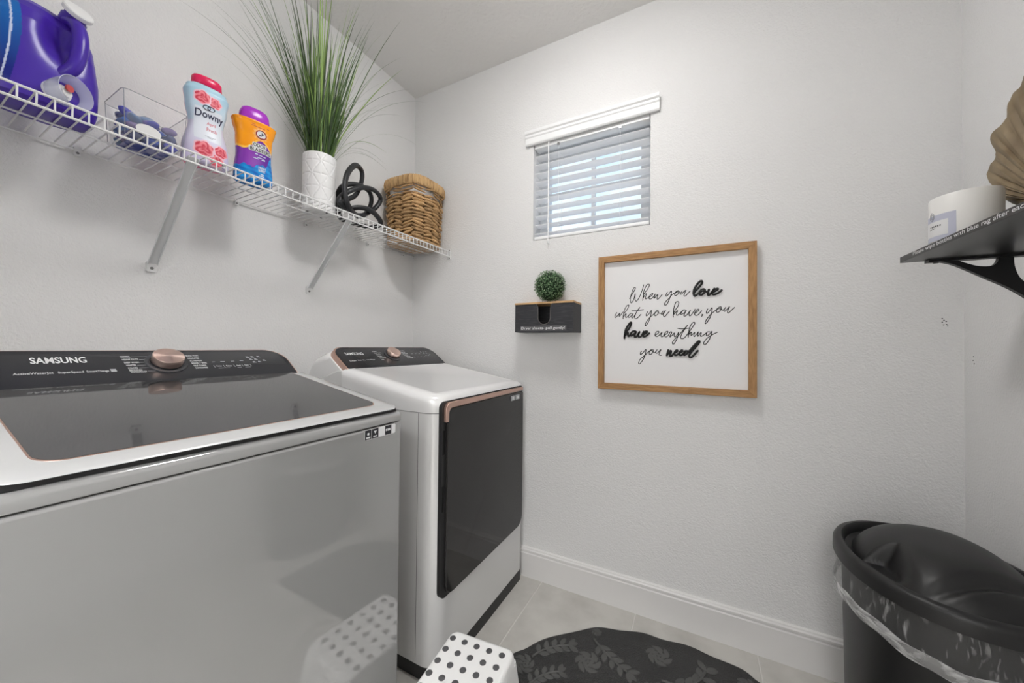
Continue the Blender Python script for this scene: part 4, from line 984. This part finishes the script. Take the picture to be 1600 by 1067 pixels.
# ------------------------------------------------------------------ right-hand shelf, candle, fan
rx, ry0, ry1, rz0, rz1 = .500, .42, 1.394, 1.4295, 1.4460
rsf = thing('black_wall_shelf', 'black wall shelf with white lettering on its edge, on the right wall', 'shelf', (XC, .9, rz0))
part('shelf_board', MB().box(rx, XC-.001, ry0, ry1, rz0, rz1), SHELFB, rsf, .001)
tm = MB(); text_on(tm, 'Please wipe bottles with blue rag after each', (rx-.0008, 1.322, rz0+.0025), (0, -1, 0), (0, 0, 1), .374, .0125, .006)
part('lettering', tm, PRINTW, rsf, smooth=0)
for yb in (1.384, .52):
    y0, y1 = yb-.008, yb+.004
    q = MB(); zt_ = rz0-.0006
    q.box(.548, XC-.001, y0-.006, y1+.004, zt_-.006, zt_)
    lowc = crom([(.572, zt_-.006), (.600, zt_-.018), (.652, zt_-.055), (.700, zt_-.091), (.7365, zt_-.132), (XC-.008, zt_-.185)], 5)
    upc = crom([(XC-.008, zt_-.120), (.738, zt_-.094), (.712, zt_-.064), (.702, zt_-.034), (.700, zt_-.006)], 5)
    hole = crom([(.676, zt_-.006), (.672, zt_-.018), (.662, zt_-.026), (.640, zt_-.024), (.618, zt_-.014), (.604, zt_-.006)], 5)
    poly = lowc+upc+hole
    bm = bmesh.new(); f = bm.faces.new([bm.verts.new((x, y0, z)) for x, z in poly])
    ex = bmesh.ops.extrude_face_region(bm, geom=[f]); bmesh.ops.translate(bm, vec=(0, y1-y0, 0), verts=[v for v in ex['geom'] if isinstance(v, bmesh.types.BMVert)])
    bmesh.ops.triangulate(bm, faces=bm.faces[:]); bm.verts.index_update()
    q.add([tuple(v.co) for v in bm.verts], [tuple(v.index for v in g.verts) for g in bm.faces]); bm.free()
    q.box(XC-.010, XC-.001, y0-.004, y1+.004, zt_-.25, zt_)
    b = part('bracket', q, IRON, rsf, smooth=0)
    for x in (.566, .735): part('screw', MB().disc((x, yb-.002, zt_-.006), (0, 0, -1), .0055, .0025, 14), IRON, b)
cc = (.566, 1.262, rz1); cr, ch = .0575, .112
cd = thing('jar_candle', 'white frosted jar candle with a pale lavender label on the black shelf', 'candle', cc)
part('jar', MB().lathe([(cr-.006, .0006), (cr-.001, .004), (cr, .010), (cr, ch-.002), (cr-.001, ch), (cr-.0045, ch), (cr-.005, ch-.002), (cr-.005, ch-.016)], cc, 64, True, False), mat('frosted_glass', (.80, .79, .765), .35, spec=.5, sss=.3), cd, smooth=40)
part('wax', MB().lathe([(cr-.0052, ch-.03), (cr-.0052, ch-.016), (.01, ch-.0165)], cc, 40), mat('cream_wax', (.82, .78, .70), .5), cd)
for a in (.5, 2.6, 4.7): part('wick', MB().tube([(cc[0]+.022*cos(a), cc[1]+.022*sin(a), rz1+ch-.017), (cc[0]+.022*cos(a), cc[1]+.022*sin(a), rz1+ch-.009)], .001, 6), LINER, cd)
def on_jar(a0, a1, z0, z1, lift, n=14):
    vs = []; 
    for k in range(n+1):
        a = a0+(a1-a0)*k/n
        for z in (z0, z1): vs.append((cc[0]+(cr+lift)*cos(a), cc[1]+(cr+lift)*sin(a), rz1+z))
    return MB().add(vs, [(2*k, 2*k+2, 2*k+3, 2*k+1) for k in range(n)])
LA = radians(180); LB = radians(232)
part('label', on_jar(LA-.35, LB+.02, .006, .068, .0004), mat('lavender_label', s2l(188, 190, 205), .5), cd, label='pale lavender paper label')
part('label_panel', on_jar(LA-.35, LB-.20, .017, .053, .0008), mat('cream_label', s2l(222, 222, 222), .5), cd)
q = MB(); jarp = lambda a, z, l=.0014: (cc[0]+(cr+l)*cos(a), cc[1]+(cr+l)*sin(a), rz1+z)
for k in range(6):
    a = LA+.02+k*.085; q.add([jarp(a, .0395), jarp(a+.04, .0395), jarp(a+.04, .043), jarp(a, .043)], [(0, 1, 2, 3)])
q.add([jarp(LA+.02, .034), jarp(LA+.26, .036), jarp(LA+.26, .0375), jarp(LA+.02, .0355)], [(0, 1, 2, 3)])
part('label_print', q, PRINTD, cd, smooth=0)
q = MB()
for r in (1, .55): q.tube([jarp(LA+.12+.11*r*cos(pi/2+k*pi/3), .066+.0105*r*sin(pi/2+k*pi/3)) for k in range(6)], .0005, 4, closed=True)
part('emblem', q, mat('grey_ink', s2l(150, 150, 155), .5), cd, smooth=0)

# fan-shaped resin piece on a black foot
fc = Vector((.640, 1.128, rz1)); fs_ = thing('fan_sculpture', 'ruffled tan leaf-fan sculpture on a black foot, behind the candle', 'sculpture', tuple(fc))
part('foot', MB().loft([sell(fc.x, fc.y, a, b, 2.4, 0, 40, rz1+z) for z, a, b in ((.0005, .045, .105), (.004, .047, .107), (.020, .047, .107), (.023, .043, .103))]), BLACKP, fs_)
NA, NR_ = 220, 22; front, backv = [], []
org = Vector((fc.x, fc.y, rz1+.030))
LOB = [(0, .345), (8, .352), (16, .341), (20, .337), (23, .343), (26, .333), (28.5, .302), (32, .298), (36, .312), (39, .303), (42, .274), (45, .271), (49, .284), (53, .280), (56, .250), (59, .205), (66, .15), (74, .11), (82, .09)]
def lobes(d):
    d = abs(d)
    for (a0, r0), (a1, r1) in zip(LOB, LOB[1:]):
        if d <= a1: return r0+(r1-r0)*(d-a0)/(a1-a0)
    return LOB[-1][1]
for i in range(NA+1):
    f = i/NA; dg_ = -78+156*f; ang_ = radians(dg_); R = lobes(dg_+(2 if dg_ < 0 else 0))+.0012*abs(sin(dg_*.42))
    for j in range(NR_+1):
        g = j/NR_; r = .016+(R-.016)*g
        d = Vector((0, -sin(ang_), cos(ang_)))
        p = org+d*r
        p.x += (.0026*sin(dg_*1.13)+.0014*sin(dg_*2.3+1)+.0009*sin(dg_*3.9))*min(1, g*1.5)*(1-.8*g**8)+.012*g*g*(.5+.5*sin(dg_*.23+.7))
        p.z = max(p.z, rz1+.0245)
        front.append(p+Vector((-.003, 0, 0))); backv.append(p+Vector((.003, 0, 0)))
mb = MB(); N1 = NR_+1
for arr in (front, backv): mb.add([tuple(p) for p in arr], [(i*N1+j, (i+1)*N1+j, (i+1)*N1+j+1, i*N1+j+1) for i in range(NA) for j in range(NR_)])
off = len(front)
for i in range(NA): mb.f.append((i*N1+NR_, (i+1)*N1+NR_, off+(i+1)*N1+NR_, off+i*N1+NR_)); mb.f.append((i*N1, (i+1)*N1, off+(i+1)*N1, off+i*N1))
for i in (0, NA):
    for j in range(NR_): mb.f.append((i*N1+j, i*N1+j+1, off+i*N1+j+1, off+i*N1+j))
part('leaf', mb, FAN, fs_, smooth=60)
part('stem', MB().loft([sell(fc.x, fc.y, a, b, 2.2, 0, 24, rz1+z) for z, a, b in ((.0225, .020, .034), (.05, .014, .022), (.085, .010, .026), (.12, .005, .03))]), FAN, fs_, smooth=60)

# ------------------------------------------------------------------ waste bin with liner
NC_ = (.556, 1.370); bt = thing('waste_bin', 'black plastic waste bin with a domed lid and clear liner, in the right corner', 'bin', (NC_[0], NC_[1], 0))
bo = lambda z, e=0: sell(NC_[0], NC_[1], .168+.010*z/.58+e, .222+.012*z/.58+e, 2.15, 0, 96, z)
part('bin_body', MB().loft([bo(.0, -.012), bo(.004, -.004), bo(.02), bo(.3), bo(.585, 0)], True, False), BIN, bt, smooth=60)
part('bin_inside', MB().loft([bo(.584, -.003), bo(.10, -.006)], False, True), BIN, bt, smooth=60)
lr = MB(); rl = random.Random(9); rings = []
for z, e in ((.588, .004), (.570, .0075), (.550, .009), (.530, .010), (.512, .0115), (.505, .013), (.498, .0125), (.490, .0115)):
    rings.append([(x+(.0022*sin(k*1.9+z*80)+.0016*sin(k*.73-z*40))*cos(2*pi*k/96), y+(.0022*sin(k*1.9+z*80)+.0016*sin(k*.73-z*40))*sin(2*pi*k/96), zz+(.006*sin(k*.26)+.003*sin(k*.9) if z < .53 else 0)) for k, (x, y, zz) in enumerate(bo(z, e+.003))])
def film(name, lo, hi, scale, thr):
    """thin clear film: whitish streaks imitate highlights on creases, else see-through with a sharp sheen"""
    m = bpy.data.materials.new(name); m.use_nodes = True; t = m.node_tree; t.nodes.clear(); L = t.links
    out = t.nodes.new('ShaderNodeOutputMaterial'); tr = t.nodes.new('ShaderNodeBsdfTransparent'); pb_ = t.nodes.new('ShaderNodeBsdfPrincipled')
    pb_.inputs['Base Color'].default_value = (.75, .75, .75, 1); pb_.inputs['Roughness'].default_value = .18; pb_.inputs['Specular IOR Level'].default_value = 1.0
    tcn = t.nodes.new('ShaderNodeTexCoord'); mp = t.nodes.new('ShaderNodeMapping'); mp.inputs['Scale'].default_value = scale; mp.inputs['Rotation'].default_value = (.35, .25, .3)
    n = t.nodes.new('ShaderNodeTexNoise'); n.inputs['Scale'].default_value = 22; n.inputs['Detail'].default_value = 6; n.inputs['Distortion'].default_value = .6
    r = t.nodes.new('ShaderNodeMapRange'); r.inputs[1].default_value = thr; r.inputs[2].default_value = thr+.22; r.inputs[3].default_value = lo; r.inputs[4].default_value = hi
    bn = t.nodes.new('ShaderNodeBump'); bn.inputs['Strength'].default_value = 1; bn.inputs['Distance'].default_value = .01
    mixn = t.nodes.new('ShaderNodeMixShader')
    L.new(tcn.outputs['Object'], mp.inputs[0]); L.new(mp.outputs[0], n.inputs['Vector']); L.new(n.outputs[0], r.inputs[0]); L.new(n.outputs[0], bn.inputs['Height']); L.new(bn.outputs[0], pb_.inputs['Normal'])
    L.new(r.outputs[0], mixn.inputs[0]); L.new(tr.outputs[0], mixn.inputs[1]); L.new(pb_.outputs[0], mixn.inputs[2]); L.new(mixn.outputs[0], out.inputs[0])
    return m
BAG = film('clear_liner', .06, .50, (4.5, 4.5, .9), .55)  # opacity streaks paint in the highlights along the liner's creases
part('bin_liner', lr.loft(rings, False, False), BAG, bt, smooth=80, label='clear plastic liner folded over the rim')
rings2 = []
for z, e in ((.508, .0155), (.500, .0175), (.488, .0175), (.476, .015)):
    rings2.append([(x, y, zz+.006*sin(k*.26)+.003*sin(k*.9)) for k, (x, y, zz) in enumerate(bo(z, e+.0035))])
part('liner_hem', MB().loft(rings2, False, False), film('liner_hem', .30, .72, (1, 1, 2.5), .42), bt, smooth=80)
# lid: rim band, inner well and domed flap
LZ = .592
lo_ = lambda e, z: sell(NC_[0], NC_[1], .192+e, .246+e, 2.1, 0, 128, z)
part('lid_rim', MB().loft([lo_(-.002, LZ-.012), lo_(.006, LZ-.010), lo_(.0055, LZ+.016), lo_(.001, LZ+.026), lo_(-.006, LZ+.030), lo_(-.014, LZ+.0305), lo_(-.018, LZ+.026), lo_(-.022, LZ+.0), lo_(-.03, LZ-.004)], False, False), BIN, bt, smooth=40)
dm = MB(); NA, NR_ = 320, 64; rings = []
def flap(u, v, g, a):
    """height of the domed flap over the rim; u across, v along, g = 0..1 from the centre"""
    h = .074*(1-g**4.2)
    h += .012*exp_(-((u-.05)/.09)**2)*(1-g**2)
    sm = lambda t_: (lambda q: q*q*(3-2*q))(max(0, min(1, t_)))
    sc = sm((-.080-u)/.040)*sm((v+.170)/.085)*sm((-.038-v)/.012)
    h -= .056*sc*(1-g**12)                        # finger scoop on the near side
    h -= .018*exp_(-((v+.158-.30*u)/.013)**2)*(1-g**6)
    return max(h, .001)
exp_ = math.exp
for j in range(1, NR_+1):
    g = j/NR_; ring_ = []
    for k in range(NA):
        t_ = 2*pi*k/NA
        x0, y0, _ = lo_(-.028, 0)[k] if False else (0, 0, 0)
        ct, st_ = cos(t_), sin(t_); ax, ay = .164, .216
        u = ax*math.copysign(abs(ct)**(2/2.1), ct)*g; v = ay*math.copysign(abs(st_)**(2/2.1), st_)*g
        # clear gap at the far end between flap and rim
        vv = v*(.84 if v > 0 else 1.0); u = u*(.96 if u < 0 else 1)
        ring_.append((NC_[0]+u, NC_[1]+vv, LZ+.012+flap(u, v, g, t_)))
    rings.append(ring_)
dm.loft(rings[::-1], False, True); dm.loft([rings[-1], [(x, y, LZ-.012) for x, y, z in rings[-1]]], False, False)
part('lid_flap', dm, BIN, bt, smooth=60, label='domed lid flap')
part('lid_well', MB().loft([lo_(-.020, LZ+.004), lo_(-.05, LZ-.010)], False, True), BIN, bt)

# ------------------------------------------------------------------ step stool
SH = .260; sc_ = Vector((-.586, .829, 0)); srot = radians(6.1)
def sp_(u, v, z):   # u across (x), v along (y)
    return (sc_.x+u*cos(srot)-v*sin(srot), sc_.y+u*sin(srot)+v*cos(srot), z)
so_ = thing('step_stool', 'white plastic step stool with grey grip dots on its top', 'step stool', (sc_.x, sc_.y, 0))
hw, hl = .108, .146
def sring(e, z, r): return [sp_(a, b, z) for a, b in rrect(-hw-e, hw+e, -hl-e, hl+e, r, 6)]
part('top', MB().loft([sring(.0045, SH-.040, .026), sring(.0015, SH-.010, .024), sring(-.002, SH-.003, .022), sring(-.007, SH, .018), sring(-.012, SH-.0006, .016)], False, True), STOOLW, so_, smooth=60)
# side skirts: two splayed end panels with a leg arch, and two side panels
def panel(p, q, ext, nm):
    """splayed panel between plan corners p and q with an arch cut from the floor"""
    w = (Vector(q)-Vector(p)).length; pts = []
    prof = [(0, 0), (.22, 0), (.25, .04), (.30, .085), (.40, .115), (.5, .122), (.6, .115), (.70, .085), (.75, .04), (.78, 0), (1, 0), (1, SH-.035), (0, SH-.035)]
    outp, inp = [], []
    for f, z in prof:
        k = 1-z/(SH-.035); e = .004+ext*k
        for lst, d in ((outp, 0), (inp, -.006)):
            u = p[0]+(q[0]-p[0])*f; v = p[1]+(q[1]-p[1])*f
            su = 1+(e+d)/hw*1.0; sv = 1+(e+d)/hl
            lst.append(sp_(u*su, v*sv, z))
    part(nm, MB().loft([outp, inp]), STOOLW, so_, smooth=0)
c_ = .94
panel((-hw, -hl*c_), (-hw, hl*c_), .026, 'side_panel'); panel((hw, -hl*c_), (hw, hl*c_), .026, 'side_panel')
panel((-hw*c_, hl), (hw*c_, hl), .026, 'end_panel'); panel((-hw*c_, -hl), (hw*c_, -hl), .026, 'end_panel')
for sx in (-1, 1):
    for sy in (-1, 1):
        rr_ = []
        for z in (0, SH-.03):
            e = .004+.026*(1-z/(SH-.035)); su, sv = 1+e/hw, 1+e/hl
            rr_.append([sp_(sx*hw*su*1.0-sx*.012+.012*cos(t_), sy*hl*sv-sy*.012+.012*sin(t_), z) for t_ in [2*pi*k/16 for k in range(16)]])
        part('corner_post', MB().loft(rr_), STOOLW, so_)
dme = None
for r in range(6):
    n = 5 if r % 2 == 0 else 4
    for c in range(5 if r % 2 == 0 else 5):
        u = -.0915+.0422*c; v = .1125-.0432*r
        if r % 2: u -= .0
        mb = MB().lathe([(.0096, -.0006), (.0096, .0008), (.0084, .0014)], sp_(u, v-.004*0, SH), 20)
        part('grip_dot', mb, STOOLD, so_)

# ------------------------------------------------------------------ rubber mat
outl = crom([(*q, 0) for q in [(-.655, 1.045), (-.650, 1.12), (-.624, 1.242), (-.568, 1.329), (-.441, 1.471), (-.33, 1.538), (-.214, 1.574), (-.10, 1.590), (.019, 1.594), (.143, 1.572), (.205, 1.540), (.262, 1.480), (.300, 1.38), (.315, 1.22), (.318, 1.10), (.318, 1.045)]], 8)
outl = [(p[0]+.0045*sin(i*.55)*(p[0]+.17)/.5, p[1]+.0045*sin(i*.55)) if 8 < i < len(outl)-10 else (p[0], p[1]) for i, p in enumerate(outl)]
mt = thing('door_mat', 'black half-round rubber mat with raised roses and leaves on the tiles', 'mat', (-.17, 1.25, 0))
part('mat_base', MB().loft([[(x, y, .0004) for x, y in outl], [(x, y, .0062) for x, y in outl], [(-.17+(x+.17)*.993, 1.25+(y-1.25)*.993, .0078) for x, y in outl]]), MATB, mt)
rel = MB(); rp = random.Random(4)
def petal(cx, cy, ang_, L, w, z=.0076, h=.0022, bend=0):
    h = h+rp.uniform(-.0008, .0008); pts = []
    for k in range(9):
        f = k/8; ww = w*sin(pi*min(1, f*.92+.04))**.75; pts.append((f, ww))
    low, hi = [], []
    for s_, seq in ((1, pts), (-1, pts[::-1])):
        for f, ww in seq:
            u = L*f; v = s_*ww+bend*L*f*f
            low.append((cx+u*cos(ang_)-v*sin(ang_), cy+u*sin(ang_)+v*cos(ang_), z-.001)); 
            u2 = L*(.06+.88*f); v2 = s_*ww*.78+bend*L*f*f
            hi.append((cx+u2*cos(ang_)-v2*sin(ang_), cy+u2*sin(ang_)+v2*cos(ang_), z+h))
    rel.loft([low, hi], False, True)
def rose_relief(cx, cy, R, a0):
    for n, r0, L, w in ((6, .50, .48, .30), (5, .24, .40, .24), (3, .04, .26, .16)):
        for k in range(n):
            a = a0+2*pi*k/n+n*.3; petal(cx+R*r0*cos(a)-.5*L*R*cos(a+1.15)*.8, cy+R*r0*sin(a)-.5*L*R*sin(a+1.15)*.8, a+1.15, L*R*1.5, w*R*.62, bend=.25)
def sprig(p, q, curve=.1):
    p, q = Vector((*p, 0)), Vector((*q, 0)); d = q-p; L = d.length; nrm = Vector((-d.y, d.x, 0)).normalized()
    pts = [p+d*f+nrm*(curve*L*4*f*(1-f)) for f in [k/5 for k in range(6)]]
    rel.tube([(a.x, a.y, .0082) for a in pts], .0045, 6)
    for k in range(1, 6):
        a = pts[k]; dd = (pts[k]-pts[k-1]); an_ = atan2(dd.y, dd.x)
        for s_ in (-1, 1): petal(a.x, a.y, an_+s_*.80, L*.27, L*.072)
    petal(pts[5].x, pts[5].y, atan2(d.y, d.x), L*.25, L*.06)
for i, (x, y, R) in enumerate(((-.366, 1.336, .064), (-.134, 1.490, .062), (-.575, 1.215, .055), (.155, 1.500, .05), (-.30, 1.235, .05), (-.372, 1.490, .028), (-.05, 1.27, .062), (.13, 1.33, .06), (-.2, 1.125, .055), (.2, 1.125, .055), (-.42, 1.12, .05))): rose_relief(x, y, R, i*.7)
for p, q, cv in (((-.372, 1.450), (-.228, 1.362), -.06), ((-.115, 1.385), (.022, 1.50), -.20), ((-.560, 1.255), (-.452, 1.372), .10), ((-.53, 1.13), (-.45, 1.245), .1), ((-.24, 1.19), (-.13, 1.33), .1), ((.03, 1.15), (.14, 1.23), .1), ((.235, 1.25), (.24, 1.42), .1)): sprig(p, q, cv)
o = part('floral_relief', rel, MATR, mt, smooth=30); o['kind'] = 'stuff'
